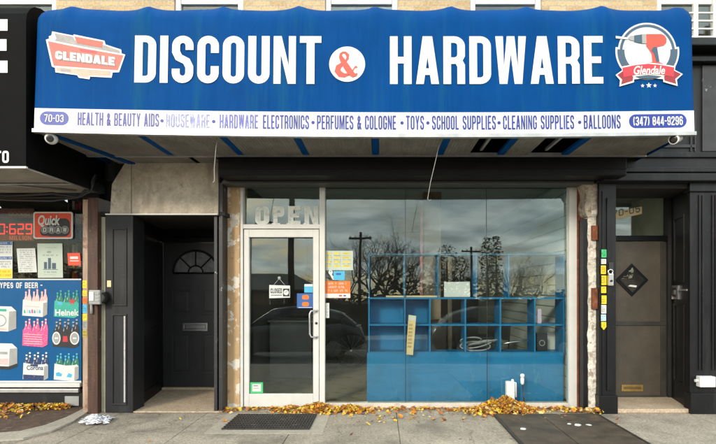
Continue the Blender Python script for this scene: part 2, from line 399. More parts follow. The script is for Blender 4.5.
m_peeling = M('peeling_plywood', (.46, .30, .155), .7, .22, 5, bump=.25, bscale=30, stretch=(1, 1, .3), spots=((.68, .64, .56), 6.5, .545, .03, .9), spots2=((.20, .12, .07), 9, .64, .06, .7))
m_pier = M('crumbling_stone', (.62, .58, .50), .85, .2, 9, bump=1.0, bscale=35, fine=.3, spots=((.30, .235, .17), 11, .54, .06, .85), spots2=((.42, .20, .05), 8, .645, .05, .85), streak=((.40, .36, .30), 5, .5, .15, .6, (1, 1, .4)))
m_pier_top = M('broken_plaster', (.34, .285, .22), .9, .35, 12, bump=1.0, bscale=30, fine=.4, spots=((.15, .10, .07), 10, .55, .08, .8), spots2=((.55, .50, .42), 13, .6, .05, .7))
m_rust = M('rust', (.17, .05, .018), .85, .5, 12, bump=.5, bscale=40, spots=((.34, .14, .05), 15, .57, .1, .7), spots2=((.05, .03, .025), 18, .6, .08, .8))
m_brownwood = M('brown_wood', (.062, .026, .015), .6, .5, 7, bump=.3, bscale=40, stretch=(4, 4, .4), spots=((.30, .20, .14), 9, .62, .06, .6))
m_tanwood = M('lit_wood_edge', (.36, .25, .18), .6, .3, 7, bump=.2, bscale=40, stretch=(4, 4, .5), spots=((.16, .07, .04), 8, .55, .1, .8))  # tan base paints the sunlit side of the post; brown spots are wear
m_concrete_strip = M('beige_render', (.36, .34, .25), .75, .15, 5, bump=.2)
def sidewalk_mat():
    m = M('sidewalk_concrete', (.32, .272, .212), .85, .24, 1.8, bump=.9, bscale=60, spots=((.15, .13, .105), 2.3, .50, .16, .7), spots2=((.06, .055, .05), 17, .69, .03, .8), streak=((.50, .43, .34), 3.7, .57, .15, .5), fine=.55)
    n, l = m.node_tree.nodes, m.node_tree.links; b = n['Principled BSDF']; t = N(n, 'ShaderNodeTexCoord')
    bs = b.inputs['Base Color'].links[0].from_socket
    dn = N(n, 'ShaderNodeTexNoise', i_Scale=5.0, i_Detail=5.0); l.new(t.outputs['Object'], dn.inputs['Vector'])
    dm = N(n, 'ShaderNodeMixRGB', blend_type='ADD', i_0=.22); l.new(t.outputs['Object'], dm.inputs[1]); l.new(dn.outputs['Color'], dm.inputs[2])
    v = N(n, 'ShaderNodeTexVoronoi', feature='DISTANCE_TO_EDGE', i_Scale=.62); l.new(dm.outputs[0], v.inputs['Vector'])
    cr_ = N(n, 'ShaderNodeMapRange', i_1=.0, i_2=.005, i_3=.5, i_4=0.0); l.new(v.outputs['Distance'], cr_.inputs[0])
    x1_ = N(n, 'ShaderNodeMixRGB', i_2=(.045, .04, .034, 1)); l.new(cr_.outputs[0], x1_.inputs[0]); l.new(bs, x1_.inputs[1])
    gv_ = N(n, 'ShaderNodeTexVoronoi', i_Scale=3.6); l.new(t.outputs['Object'], gv_.inputs['Vector'])
    gm = N(n, 'ShaderNodeMapRange', i_1=.055, i_2=.075, i_3=.7, i_4=0.0); l.new(gv_.outputs['Distance'], gm.inputs[0])
    x2_ = N(n, 'ShaderNodeMixRGB', i_2=(.055, .05, .046, 1)); l.new(gm.outputs[0], x2_.inputs[0]); l.new(x1_.outputs[0], x2_.inputs[1]); l.new(x2_.outputs[0], b.inputs['Base Color'])
    return m
m_walk = sidewalk_mat()
m_curbpale = M('pale_concrete', (.355, .315, .255), .85, .15, 4, bump=.5, bscale=120, fine=.3, spots=((.22, .19, .16), 7, .58, .1, .6))
m_sandy = M('sandy_terrazzo', (.46, .355, .245), .8, .12, 6, bump=.3, bscale=150, fine=.4)
m_asphalt = M('asphalt', (.05, .05, .052), .85, .2, 3, bump=.5, bscale=150, fine=.3)
m_soil = M('soil', (.085, .05, .033), .95, .4, 9, bump=1, bscale=40, spots=((.20, .16, .12), 14, .58, .08, .7))
m_shelf = M('blue_board', (.0, .18, .40), .42, .10, 3, bump=.06, bscale=60, spots=((.28, .42, .55), 42, .745, .012, .8), streak=((.0, .125, .25), 2.5, .5, .25, .7), spots2=((.06, .28, .46), 9, .62, .05, .5, (1, 1, .3)))
m_shelf_deep = M('blue_edge', (.004, .13, .25), .42, .08, 5)
m_steel = M('brushed_steel', (.62, .62, .62), .28, .1, 20, metal=1.0)
m_chrome = M('chrome', (.75, .75, .75), .12, .03, 20, metal=1.0)
m_white_plastic = M('white_plastic', (.72, .72, .70), .4, .04, 8)
m_dark_plastic = M('dark_plastic', (.02, .02, .022), .4, .1, 8)
m_paper = M('paper', (.62, .64, .61), .7, .04, 6)
m_paper_green = M('paper_green', (.46, .53, .45), .7, .05, 6)
m_paper_cream = M('paper_cream', (.72, .56, .30), .7, .10, 9)
m_glass = glass('shop_glass', (.95, .975, .96), 1.58, .004)
m_glass_deli = glass('deli_glass', (.95, .97, .96), 1.2, .004)
m_glass_old = glass('window_glass', (.55, .6, .6), 1.9, .05)
m_frost = M('frosted_pane', (.12, .125, .125), .35, .4, 14, bump=.6, bscale=60)
m_brass = M('brass', (.45, .30, .10), .4, .2, 15, metal=.8)
m_grate = M('dark_steel_plate', (.040, .034, .030), .6, .3, 5, metal=.3, bump=.3, bscale=60, spots=((.13, .10, .075), 7, .57, .12, .8))
m_slat = M('pale_slatwall', (.80, .87, .80), .6, .06, 3)
m_inside_dark = M('dim_wall', (.09, .09, .085), .8, .2, 3)
m_inside_floor = M('shop_floor', (.36, .31, .23), .35, .2, 4, spots=((.10, .08, .06), 5, .55, .1, .6))
m_inside_ceiling = M('shop_ceiling', (.45, .46, .43), .9, .15, 3)
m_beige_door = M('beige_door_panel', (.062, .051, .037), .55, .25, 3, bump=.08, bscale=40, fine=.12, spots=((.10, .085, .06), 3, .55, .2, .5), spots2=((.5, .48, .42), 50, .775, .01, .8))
m_yellow = M('yellow_print', (.78, .58, .02), .5, .05)
m_green = M('green_print', (.05, .45, .16), .5, .08)
m_orange = M('orange_print', (.75, .16, .015), .5, .05)
m_red_orange = M('red_orange_print', (.68, .06, .015), .5, .05)
m_poster_blue = M('poster_blue', (.004, .085, .235), .4, .10, 2.2, spec=.2)
m_navy = M('navy_print', (.012, .03, .10), .5, .1, spots=((.30, .34, .45), 60, .60, .06, .8))
m_navy2 = M('blue_print', (.02, .10, .32), .5, .1)
m_cyan = M('cyan_print', (.06, .38, .60), .5, .1)
m_pink = M('pink_print', (.72, .06, .22), .5, .15, 30, spots=((.75, .5, .58), 70, .55, .08, .7))
m_palepink = M('pale_pink_print', (.78, .42, .40), .5, .1, spots=((.8, .66, .62), 60, .55, .1, .8))
m_teal = M('teal_print', (.02, .34, .26), .5, .1, spots=((.10, .5, .42), 60, .56, .1, .7))
m_bottlegreen = M('bottle_green_print', (.01, .16, .10), .4, .2, spots=((.12, .42, .32), 55, .6, .06, .8))
m_grey_paint = M('grey_paint', (.30, .30, .29), .5, .12, 8)
m_led = emit('led_red', (1.0, .025, .015), .75)
m_lightbar = emit('tube_light', (.85, .9, 1.0), .9)
m_pinktube = M('pink_tube', (.62, .22, .24), .35, .08)
m_tire = M('tyre_rubber', (.015, .015, .015), .8, .1)
m_carpaint = M('car_paint', (.035, .037, .042), .22, .05, spec=.6)
m_carglass = M('car_glass', (.01, .012, .014), .05, .05)
m_bark = M('bark', (.045, .036, .028), .9, .3, 8, bump=.5, bscale=40)
m_leafdark = M('evergreen_leaves', (.05, .05, .028), .7, .4, 3)
m_leafdry = M('dry_leaves', (.055, .036, .02), .7, .4, 3)
m_brick_far = M('dull_brick', (.20, .10, .07), .85, .2, 3)
m_roof_far = M('grey_roof', (.06, .058, .056), .85, .2, 3)
m_creosote = M('pole_wood', (.035, .026, .02), .85, .3, 4, stretch=(3, 3, .3))

def vinyl_folds(m):
    n, l = m.node_tree.nodes, m.node_tree.links; b = n['Principled BSDF']
    t = N(n, 'ShaderNodeTexCoord'); mp = N(n, 'ShaderNodeMapping'); mp.inputs['Scale'].default_value = (2.6, 1, .35); l.new(t.outputs['Object'], mp.inputs[0])
    a = N(n, 'ShaderNodeTexNoise', i_Scale=2.2, i_Detail=3.0); l.new(mp.outputs[0], a.inputs['Vector'])
    c = N(n, 'ShaderNodeTexNoise', i_Scale=9.0, i_Detail=4.0); l.new(t.outputs['Object'], c.inputs['Vector'])
    mu = N(n, 'ShaderNodeMath', operation='MULTIPLY_ADD', i_1=.12); l.new(c.outputs['Fac'], mu.inputs[0]); l.new(a.outputs['Fac'], mu.inputs[2])
    bu = N(n, 'ShaderNodeBump', i_Strength=.9, i_Distance=.03); l.new(mu.outputs[0], bu.inputs['Height']); l.new(bu.outputs[0], b.inputs['Normal'])
vinyl_folds(m_blue_vinyl)
def brick_mat():
    m = M('buff_brick', (.5, .36, .2), .85)
    n, l = m.node_tree.nodes, m.node_tree.links; b = n['Principled BSDF']
    t = N(n, 'ShaderNodeTexCoord'); mp = N(n, 'ShaderNodeMapping'); mp.inputs['Rotation'].default_value = (R(90), 0, 0)
    l.new(t.outputs['Object'], mp.inputs[0])
    br = N(n, 'ShaderNodeTexBrick'); br.inputs['Color1'].default_value = (.54, .40, .22, 1); br.inputs['Color2'].default_value = (.40, .27, .13, 1); br.inputs['Mortar'].default_value = (.42, .36, .28, 1)
    br.inputs['Scale'].default_value = 1.0; br.inputs['Mortar Size'].default_value = .006; br.inputs['Brick Width'].default_value = .215; br.inputs['Row Height'].default_value = .068; br.inputs['Bias'].default_value = -.2
    l.new(mp.outputs[0], br.inputs['Vector'])
    no = N(n, 'ShaderNodeTexNoise', i_Scale=40.0, i_Detail=5.0); l.new(t.outputs['Object'], no.inputs['Vector'])
    mr = N(n, 'ShaderNodeMapRange', i_1=.3, i_2=.7, i_3=.75, i_4=1.15); l.new(no.outputs['Fac'], mr.inputs[0])
    mu = N(n, 'ShaderNodeMixRGB', blend_type='MULTIPLY', i_0=1.0); l.new(br.outputs['Color'], mu.inputs[1]); l.new(mr.outputs[0], mu.inputs[2])
    l.new(mu.outputs[0], b.inputs['Base Color'])
    bu = N(n, 'ShaderNodeBump', i_Strength=.6, i_Distance=.008, invert=True); l.new(br.outputs['Fac'], bu.inputs['Height']); l.new(bu.outputs[0], b.inputs['Normal'])
    return m
m_brick = brick_mat()
def diamond_mat():
    m = M('diamond_plate', (.125, .095, .068), .6, .3, 5, metal=.0, spec=.3, streak=((.03, .026, .023), 2.2, .5, .2, .7), spots=((.19, .14, .095), 5, .54, .14, .75), spots2=((.55, .53, .5), 24, .765, .01, .9))
    n, l = m.node_tree.nodes, m.node_tree.links; b = n['Principled BSDF']
    t = N(n, 'ShaderNodeTexCoord'); mp = N(n, 'ShaderNodeMapping'); mp.inputs['Rotation'].default_value = (0, 0, R(45)); mp.inputs['Scale'].default_value = (15, 15, 15)
    l.new(t.outputs['Object'], mp.inputs[0])
    ch = N(n, 'ShaderNodeTexVoronoi', distance='CHEBYCHEV', i_Scale=1.0, i_Randomness=0.0); l.new(mp.outputs[0], ch.inputs['Vector'])
    bs = b.inputs['Base Color'].links[0].from_socket; wr_ = N(n, 'ShaderNodeMapRange', i_1=.28, i_2=.16, i_3=.62, i_4=1.55); l.new(ch.outputs['Distance'], wr_.inputs[0])
    mw = N(n, 'ShaderNodeMixRGB', blend_type='MULTIPLY', i_0=1.0); l.new(bs, mw.inputs[1]); l.new(wr_.outputs[0], mw.inputs[2]); l.new(mw.outputs[0], b.inputs['Base Color'])
    bu = N(n, 'ShaderNodeBump', i_Strength=1.0, i_Distance=.012); l.new(wr_.outputs[0], bu.inputs['Height']); l.new(bu.outputs[0], b.inputs['Normal'])
    return m
m_diamond = diamond_mat()

# ------------------------------------------------------------------ ground
def gp(a, b, z=0.0):
    Z = (CZ - z) * FP / (b - VY); return ((a - VX) / FP * Z, CY + Z)
g = MB(); g.box(-250, 250, -250, 60, -.9, -.20); struct(g.build('ground', m_leafdry))
g = MB(); g.box(-120, 120, -13.5, -4.85, -.4, -.14); struct(g.build('road', m_asphalt))
g = MB(); g.box(-120, 120, -4.85, -4.68, -.4, -.002, .02); struct(g.build('kerb', m_curbpale))
g = MB(); g.box(-120, 120, -17, -13.5, -.4, -.0, .02); struct(g.build('far_pavement', m_walk))
g = MB()
xs = [-14, -12.6, -11.5, -10.4, -9.4, -8.3, -7.3, -6.3, -5.25, -4.2, -3.16, -2.11, -.95, .20, 1.36, 2.6, 3.75, 4.9, 6, 7.2, 8.4, 9.6, 11, 14]
ys = [-4.68, -3.3, -1.86, 1.3]
for i in range(len(xs) - 1):
    for j in range(3):
        jy = random.uniform(-.003, .003)
        g.box(xs[i] + .004, xs[i + 1] - .004, ys[j] + .004, ys[j + 1] - .004, -.15, random.uniform(-.003, 0), .006)
g.box(-14, 14, -4.68, 1.3, -.19, -.014)
struct(g.build('sidewalk', m_walk))
# bare soil patch by the wall, with a pale concrete edge
edge = [(86, 408.5), (78, 413), (66, 419), (45, 427), (20, 433), (-14, 436), (-70, 438)]
ge = [gp(*p) for p in edge]; wall_y = -.02
g = MB(); pts = [(ge[0][0], wall_y)] + ge + [(ge[-1][0], wall_y)]
g.prism([(x, y, .001) for x, y in pts], (0, 0, .012)); struct(g.build('soil_patch', m_soil))
g = MB()
ol = [gp(a + dx, b + dy) for (a, b), (dx, dy) in zip(edge, [(7, 1), (7, 2.2), (7, 4), (6, 6), (3, 7), (0, 7), (0, 7)])]
for i in range(len(edge) - 1):
    q = [ge[i], ge[i + 1], ol[i + 1], ol[i]]
    g.prism([(x, y, .0005) for x, y in q], (0, 0, .022))
bmesh.ops.remove_doubles(g.bm, verts=g.bm.verts[:], dist=.0005)
struct(g.build('soil_patch_edging', m_curbpale))
# pale apron round the floor grate
g = MB(); g.box(-1.84, -.60, -1.12, -.30, -.01, .003, .002); struct(g.build('pale_paving_apron', m_curbpale))

# ------------------------------------------------------------------ the brick building
B = thing('brick_building', 'buff brick upper storey with white framed sash windows above the blue awning', 'building', (0, 0, 0))
WY = -.05
wins = [(-60, 56), (174, 243), (325, 398), (470, 542), (657, 720)]
wx = [(px(a, WY), px(b, WY)) for a, b in wins]
g = MB()
prev = -9.0
for a, b in wx:
    g.box(prev, a, WY, WY + .3, 4.0, 6.1); prev = b
g.box(prev, 9, WY, WY + .3, 4.0, 6.1)
for a, b in wx: g.box(a, b, WY, WY + .3, 4.0, 4.25)
g.box(-9, 9, WY, WY + .3, 6.1, 8.2)
bmesh.ops.remove_doubles(g.bm, verts=g.bm.verts[:], dist=.0005)
g.build('wall', m_brick, B)
m_blind = M('window_blind', (.55, .57, .55), .7, .08, 5)
for i, (a, b) in enumerate(wx):
    f = MB(); t = .075
    for u0, u1 in ((a, a + t), (b - t, b)): f.box(u0 + .002, u1 - .002, WY + .03, WY + .12, 4.252, 6.098, .006)
    f.box(a + t, b - t, WY + .04, WY + .11, 4.252, 4.33, .006); f.box(a + t, b - t, WY + .04, WY + .11, 5.15, 5.22, .006); f.box(a + t, b - t, WY + .04, WY + .11, 6.02, 6.098, .006)
    fo = f.build('window', m_white_alu, B)
    q = MB(); q.box(a + t - .01, b - t + .01, WY + .07, WY + .078, 4.32, 6.03); q.build('pane', m_glass_old, fo)
    q = MB(); q.box(a + t - .01, b - t + .01, WY + .16, WY + .17, 4.3, 6.05); q.build('blind', m_blind, fo)
g = MB()
g.box(-9, -1.92, 0.02, .3, 2.90, 3.998); g.box(-1.92, 2.55, 0.02, .3, 2.86, 3.998); g.box(2.55, 9, 0.02, .3, 2.78, 3.998)
bmesh.ops.remove_doubles(g.bm, verts=g.bm.verts[:], dist=.0005)
g.build('fascia_backing', m_near_black, B)
# rooms behind the three fronts
g = MB()
g.box(-1.95, 2.62, 6.2, 6.3, -.1, 3.3); g.box(-2.0, -1.9, .06, 6.2, -.1, 3.3)
g.build('shop_wall', m_inside_dark, B)
g = MB(); g.box(-1.9, 2.52, .06, 6.2, -.1, .012); g.build('shop_floor', m_inside_floor, B)
g = MB(); g.box(-2.0, 2.62, .30, 6.3, 3.0, 3.08); g.build('shop_ceiling', m_inside_ceiling, B)
g = MB(); z = .02
g.box(2.535, 2.62, .06, 6.2, -.1, 3.0)
while z < 2.95:
    g.box(2.50, 2.534, .08, 5.2, z + .009, min(z + .146, 2.98), .003); z += .155
g.build('slatwall', [m_slat], B)
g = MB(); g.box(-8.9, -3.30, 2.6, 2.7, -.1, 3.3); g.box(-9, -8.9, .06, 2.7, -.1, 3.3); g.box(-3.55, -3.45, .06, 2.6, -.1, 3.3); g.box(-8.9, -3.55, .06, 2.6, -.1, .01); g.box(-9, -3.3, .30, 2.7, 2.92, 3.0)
g.build('deli_room', m_near_black, B)
# interior column
g = MB(); g.box(px(424, 1.2), px(441, 1.2), 1.2, 1.42, .01, 2.45, .01); g.build('column', M('column_tile', (.34, .27, .19), .6, .1, 6), B)
g = MB(); g.box(px(424, 1.2) - .005, px(441, 1.2) + .005, 1.19, 1.43, 2.452, 3.0, .01); g.build('column_top', M('column_wood', (.16, .07, .03), .5, .2, 8), B)

# pier beside the shop door, crumbling stone pier at the other end
pier = MB(); pier.box(px(225, -.06), px(239.6, -.06), -.06, .3, 0, 2.90, .01)
pier.build('plywood_pier', m_peeling, B)
g = MB()
x0, x1 = px(588.5, -.22), px(598.5, -.22)
nseg = 70
rows = []
for i in range(nseg + 1):
    zz = 2.84 * i / nseg; top = zz > 2.42
    wob = lambda: random.uniform(-.004, .004)
    big = .007 * math.sin(zz * 9.3) * math.sin(zz * 4.1 + 1) + .004 * math.sin(zz * 31)
    e0 = x0 + big + (wob() - (.055 + .012 * math.sin(zz * 23) if top else 0)); e1 = x1 - .005 + wob() * .5
    yy = -.22 + wob() - (.04 if top else 0)
    rows.append([g.bm.verts.new(p) for p in ((e0, .3, zz), (e0, yy + .01, zz), (e0 * .6 + e1 * .4, yy + wob(), zz), (e0 * .25 + e1 * .75, yy + wob(), zz), (e1, yy + .01, zz), (e1, .3, zz))])
for a, b in zip(rows, rows[1:]):
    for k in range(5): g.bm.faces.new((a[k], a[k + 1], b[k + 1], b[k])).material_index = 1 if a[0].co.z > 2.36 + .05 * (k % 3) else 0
g.bm.faces.new(rows[0]); g.bm.faces.new(rows[-1][::-1])
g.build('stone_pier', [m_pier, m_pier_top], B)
g = MB(); g.box(px(577.3, -.06), px(583, -.06), -.06, .2, .0, 2.85, .004); g.build('rusty_strip', m_rust, B)
for a, b in ((225.5, 240), (288, 309)): g = MB(); g.box(px(592, -.25), px(598, -.25), -.262, -.22, pz(b, -.25), pz(a, -.25), .004); g.build('rusty_plate', m_rust, B)

# ------------------------------------------------------------------ blue awning
YF = -1.40
AX0, AX1 = px(34.3, YF), px(694.3, YF)
ZT, ZB = 4.39, pz(134, YF)
def adz(x):
    t = (x - AX0) / (AX1 - AX0) * 2 - 1
    return .5 * (.049 * t * (t - 1) + .020 * t * (t + 1))
def amap(off):
    def f(x, z):
        k = (ZT - z) / (ZT - ZB)
        return (x, YF + .05 * (1 - k) - off, z + adz(x) * k)
    return f
A = thing('shop_awning', 'long royal blue awning lettered DISCOUNT & HARDWARE above the shop window', 'awning', (0, -.05, 3.0))
ZV = pz(112, YF)
rA = .25
prof = [(0, ZV + (ZT - rA - ZV) * i / 10) for i in range(11)] + [(rA - rA * math.cos(R(a)), ZT - rA + rA * math.sin(R(a))) for a in (15, 30, 45, 60, 75, 90)] + [(.55, ZT + .09), (.95, ZT + .22), (-YF - .052, ZT + .30)]
g = MB(); grid = []
nx = 150
for d, z in prof:
    row = []
    for i in range(nx + 1):
        t = i / nx
        dd = max(0, z - (ZT - .20)); inset = .20 - math.sqrt(max(0, .04 - min(dd, .2) ** 2))
        x = AX0 + inset + (AX1 - AX0 - 2 * inset) * t
        k = min(1, max(0, (z - 4.0) / .35))
        bay = abs(math.sin(math.pi * (x + .05) / .77))
        scal = k * (.030 * (1 - bay) ** 2.2 + .006 * math.sin(x * 9.1) * math.sin(x * 3.3 + 1))
        sagk = max(0, (ZT - z) / (ZT - ZB))
        row.append(g.bm.verts.new((x, YF + .05 * (1 - sagk) + d - .012 * k * (1 - bay) - .014 * k * max(0, 1 - bay * 3.2) + .0035 * math.sin(x * 5 + z * 3), z + scal + adz(x) * sagk)))
    grid.append(row)
for a, b in zip(grid, grid[1:]):
    for i in range(nx):
        f = g.bm.faces.new((a[i], a[i + 1], b[i + 1], b[i])); f.smooth = True
for side in (0, -1):                     # end walls of the awning, closed back to the building
    prevp = None
    for d, z in prof:
        pass
    vs = [r[side] for r in grid]; wv = [g.bm.verts.new((v.co.x, -.052, min(v.co.z, ZT + .29))) for v in vs[:-1]] + [vs[-1]]
    for i in range(len(vs) - 1):
        q = [vs[i], vs[i + 1], wv[i + 1], wv[i]] if wv[i + 1] is not vs[i + 1] else [vs[i], vs[i + 1], wv[i]]
        g.bm.faces.new(q)
g.build('canopy', m_blue_vinyl, A)
g = MB(); r0 = []; r1 = []
for i in range(81):
    x = AX0 + (AX1 - AX0) * i / 80
    r0.append(g.bm.verts.new(amap(.003)(x, ZB))); r1.append(g.bm.verts.new(amap(.003)(x, ZV)))
for i in range(80): g.bm.faces.new((r0[i], r0[i + 1], r1[i + 1], r1[i]))
for r_ in (0, 80):
    v = [r0[r_], r1[r_]]; w_ = [g.bm.verts.new((q.co.x, -.052, q.co.z)) for q in v]
    f = g.bm.faces.new((v[0], v[1], w_[1], w_[0])); f.material_index = 1
g.build('valance', [m_white_vinyl, m_blue_vinyl], A)
g = MB()
for i in range(16):
    xa = AX0 - .01 + (AX1 - AX0 + .02) * i / 16; xb = AX0 - .01 + (AX1 - AX0 + .02) * (i + 1) / 16
    za, zb = ZB + adz(xa), ZB + adz(xb)
    g.prism([(xa, YF - .02, za - .035), (xb, YF - .02, zb - .035), (xb, YF - .02, zb), (xa, YF - .02, za)], (0, .05, 0))
bmesh.ops.remove_doubles(g.bm, verts=g.bm.verts[:], dist=.0005)
g.build('front_rail', m_alu, A)
# writing on the front
fa = amap(.006)
def aw(mb, t, a, b, top, bot, **k): write(mb, t, px(a, YF), px(b, YF), pz(bot, YF), pz(top, YF), fa, **k)
g = MB(); aw(g, 'DISCOUNT', 133.5, 321, 34.6, 83.6, w=.41, s=.152, gap=.076); g.build('lettering', m_letter_white, A)
g = MB(); aw(g, 'HARDWARE', 390, 604, 34.6, 83.4, w=.42, s=.15, gap=.085); g.build('lettering', m_letter_white, A)
g = MB(); ft = dict(w=.37, s=.125, gap=.09)
aw(g, 'HEALTH & BEAUTY AIDS', 77.8, 159, 115.5, 129, **ft); g.build('valance_lettering', m_ink_violet, A)
g = MB(); aw(g, 'HOUSEWARE', 166, 209.6, 115.5, 129.3, **ft); g.build('valance_lettering', m_ink_faded, A)
g = MB(); aw(g, 'HARDWARE', 219.7, 258, 115.5, 129.5, **ft); g.build('valance_lettering', m_ink_mid, A)
for t, a, b in (('ELECTRONICS', 263, 309), ('PERFUMES & COLOGNE', 317, 396), ('TOYS', 406, 424), ('SCHOOL SUPPLIES', 432, 495.8), ('CLEANING SUPPLIES', 503, 574), ('BALLOONS', 583.7, 620.5)):
    g = MB(); aw(g, t, a, b, 115.5, 129.6, **ft); g.build('valance_lettering', m_ink_blue, A)
for b in (162, 213.7, 313, 402, 427.8, 499, 579.6):
    c = (px(b, YF), pz(122.8, YF)); g = MB(); g.flat([[(c[0] + .0165 * math.cos(a), c[1] + .0165 * math.sin(a)) for a in [2 * math.pi * i / 14 for i in range(14)]]], fa)
    g.build('bullet', m_ink_blue, A)
m_badge = M('badge_blue', (.006, .025, .25), .45, .1)
for a, b in ((40, 68.6), (629, 686.5)):
    h = .069; g = MB(); g.flat([rr(px(a, YF), pz(122.3, YF) - h, px(b, YF), pz(122.3, YF) + h, h * .98, 8)], fa); g.build('number_badge', m_badge, A)
fa2 = amap(.009)
g = MB()
write(g, '70-03', px(44.5, YF), px(64, YF), pz(126.4, YF), pz(118.6, YF), fa2, w=.5, s=.13, gap=.1); g.build('number_lettering', m_letter_white, A); g = MB()
write(g, '(347) 844-9296', px(633, YF), px(682.5, YF), pz(127, YF), pz(117.8, YF), fa2, w=.46, s=.15, gap=.09)
g.build('number_lettering', m_letter_white, A)
# ampersand disc
c = (px(347, YF), pz(63.2, YF)); disc = lambda r, n=40, cx=None: [(c[0] + r * math.cos(2 * math.pi * i / n), c[1] + r * math.sin(2 * math.pi * i / n)) for i in range(n)]
g = MB(); g.flat([disc(.178)], fa); g.build('ampersand_disc', m_letter_white, A)
g = MB()
path = [(1.0, .33, .05), (.93, .36, .10), (.86, .30, .05), (.78, .16, .05), (.64, .05, .08), (.44, .00, .17), (.24, .05, .25), (.13, .19, .27), (.17, .34, .24), (.30, .45, .14), (.48, .57, .07), (.57, .70, .10), (.57, .84, .14), (.48, .93, .10), (.36, .95, .06), (.27, .88, .10), (.27, .76, .16), (.36, .60, .22), (.52, .36, .26), (.68, .14, .26), (.82, .02, .20), (.94, .02, .10), (1.0, .09, .03)]
sc_ = .245; n = len(path)
Lp, Rp = [], []
for i, (x, y, w) in enumerate(path):
    a = path[max(i - 1, 0)]; b = path[min(i + 1, n - 1)]; dx_, dy_ = b[0] - a[0], b[1] - a[1]; q = math.hypot(dx_, dy_)
    Lp.append((x - dy_ / q * w / 2, y + dx_ / q * w / 2)); Rp.append((x + dy_ / q * w / 2, y - dx_ / q * w / 2))
for i in range(n - 1):
    def f(x, y, i=i):
        p = amap(.008 + .0003 * i)(c[0] + (x - .55) * sc_ * .92, c[1] + (y - .47) * sc_); return p
    g.flat([[Lp[i], Lp[i + 1], Rp[i + 1], Rp[i]]], f)
g.build('ampersand', m_salmon, A)
# the angular badge
def bp(x, y): return (px(30 + x / 6.51, YF), pz(20 + y / 6.51, YF))
def badge(name, pts, mat, off):
    g = MB(); g.flat([[bp(*p) for p in pts]], amap(off)); return g.build(name, mat, A)
badge('badge_outline', [(90, 128), (112, 120), (108, 105), (125, 98), (130, 70), (268, 98), (272, 90), (474, 132), (482, 158), (585, 192), (588, 218), (612, 226), (574, 346), (532, 348), (526, 384), (386, 378), (382, 397), (312, 387), (300, 370), (158, 352), (155, 322), (134, 312)], m_letter_white, .006)
badge('badge_body', [(105, 138), (330, 185), (600, 232), (565, 333), (146, 306)], m_salmon_pale, .008)
badge('badge_shade', [(128, 106), (135, 80), (268, 106), (280, 130), (452, 172), (468, 160), (575, 200), (578, 218), (330, 172), (125, 130)], m_grey_print, .0075)
badge('badge_stripe', [(112, 128), (135, 78), (145, 80), (160, 120), (150, 135)], m_skyblue_print, .0085)
badge('badge_tab', [(278, 105), (466, 140), (458, 180), (296, 150)], m_salmon, .010)
badge('badge_band', [(310, 186), (430, 206), (420, 222), (320, 208)], m_red_print, .009)
badge('badge_foot', [(165, 318), (520, 338), (515, 370), (375, 372), (372, 385), (318, 378), (305, 362), (165, 342)], m_tan_print, .0075)
badge('badge_foot_shade', [(190, 327), (260, 332), (258, 348), (195, 343)], m_grey_print, .0085)
g = MB()
for mi, dxx, dyy, o in ((1, 5, 6, .011), (0, 0, 0, .013)):
    x0, z0 = bp(157 + dxx, 262 + dyy); x1, _ = bp(546 + dxx, 0); _, z1 = bp(0, 205 + dyy)
    write(g, 'GLENDALE', x0, x1, z0, z1, amap(o), w=.62, s=.25, gap=.07, mi=mi, rise=-.062)
g.build('badge_lettering', [m_letter_white, m_grey_print], A)
# the round emblem with a power drill
def ep(x, y): return (px(600 + x / 5.55, YF), pz(10 + y / 5.55, YF))
def emb(name, conts, mat, off):
    g = MB(); g.flat([[ep(*p) for p in c_] for c_ in conts], amap(off)); return g.build(name, mat, A)
circ = lambda r, cx=270, cy=225, n=44: [(cx + r * math.cos(2 * math.pi * i / n), cy + r * math.sin(2 * math.pi * i / n)) for i in range(n)]
emb('emblem_disc', [circ(164)], m_offwhite_print, .006)
emb('emblem_ring', [circ(154), circ(139)], m_slate_print, .008)
def sector(a0, a1, r0, r1): return arc(270, 225, r1, r1, a0, a1, 12) + arc(270, 225, r0, r0, a1, a0, 12)
for q_ in (0, 1):
    emb('emblem_arc_edge', [sector(*((-8, 50) if q_ == 0 else (130, 188)), 122, 178)], m_letter_white, .0072)
    emb('emblem_arc', [sector(*((-4, 50) if q_ == 0 else (130, 184)), 128, 168)], m_slate_print, .010)
emb('drill_body', [[(262, 128), (350, 128), (368, 138), (377, 155), (376, 178), (362, 193), (328, 200), (322, 215), (335, 290), (355, 298), (355, 312), (255, 312), (258, 296), (296, 288), (292, 240), (276, 212), (264, 196)]], m_salmon, .012)
emb('drill_grip', [[(300, 205), (318, 200), (324, 215), (334, 285), (318, 290), (305, 240), (290, 222)]], m_slate_print, .014)
emb('drill_chuck', [[(196, 136), (240, 130), (240, 182), (196, 172)]], m_slate_print, .014)
emb('drill_collar', [[(240, 128), (264, 128), (264, 182), (240, 182)]], m_grey_paint, .013)
emb('drill_tip', [[(160, 152), (178, 138), (196, 138), (196, 166), (176, 163)]], m_grey_paint, .013)
emb('drill_bit', [[(94, 138), (162, 148), (162, 158), (94, 152)]], m_letter_white, .013)
emb('banner_edge', [[(88, 362), (125, 335), (118, 315), (200, 300), (270, 292), (340, 300), (422, 315), (418, 335), (462, 360), (428, 392), (432, 428), (352, 404), (352, 388), (270, 380), (190, 388), (190, 404), (108, 428), (112, 392)]], m_letter_white, .0155)
emb('banner_tail', [[(98, 362), (132, 338), (186, 372), (182, 396), (118, 416), (124, 388)]], m_dark_red, .017)
emb('banner_tail', [[(452, 360), (410, 338), (356, 372), (360, 396), (424, 416), (418, 388)]], m_dark_red, .017)
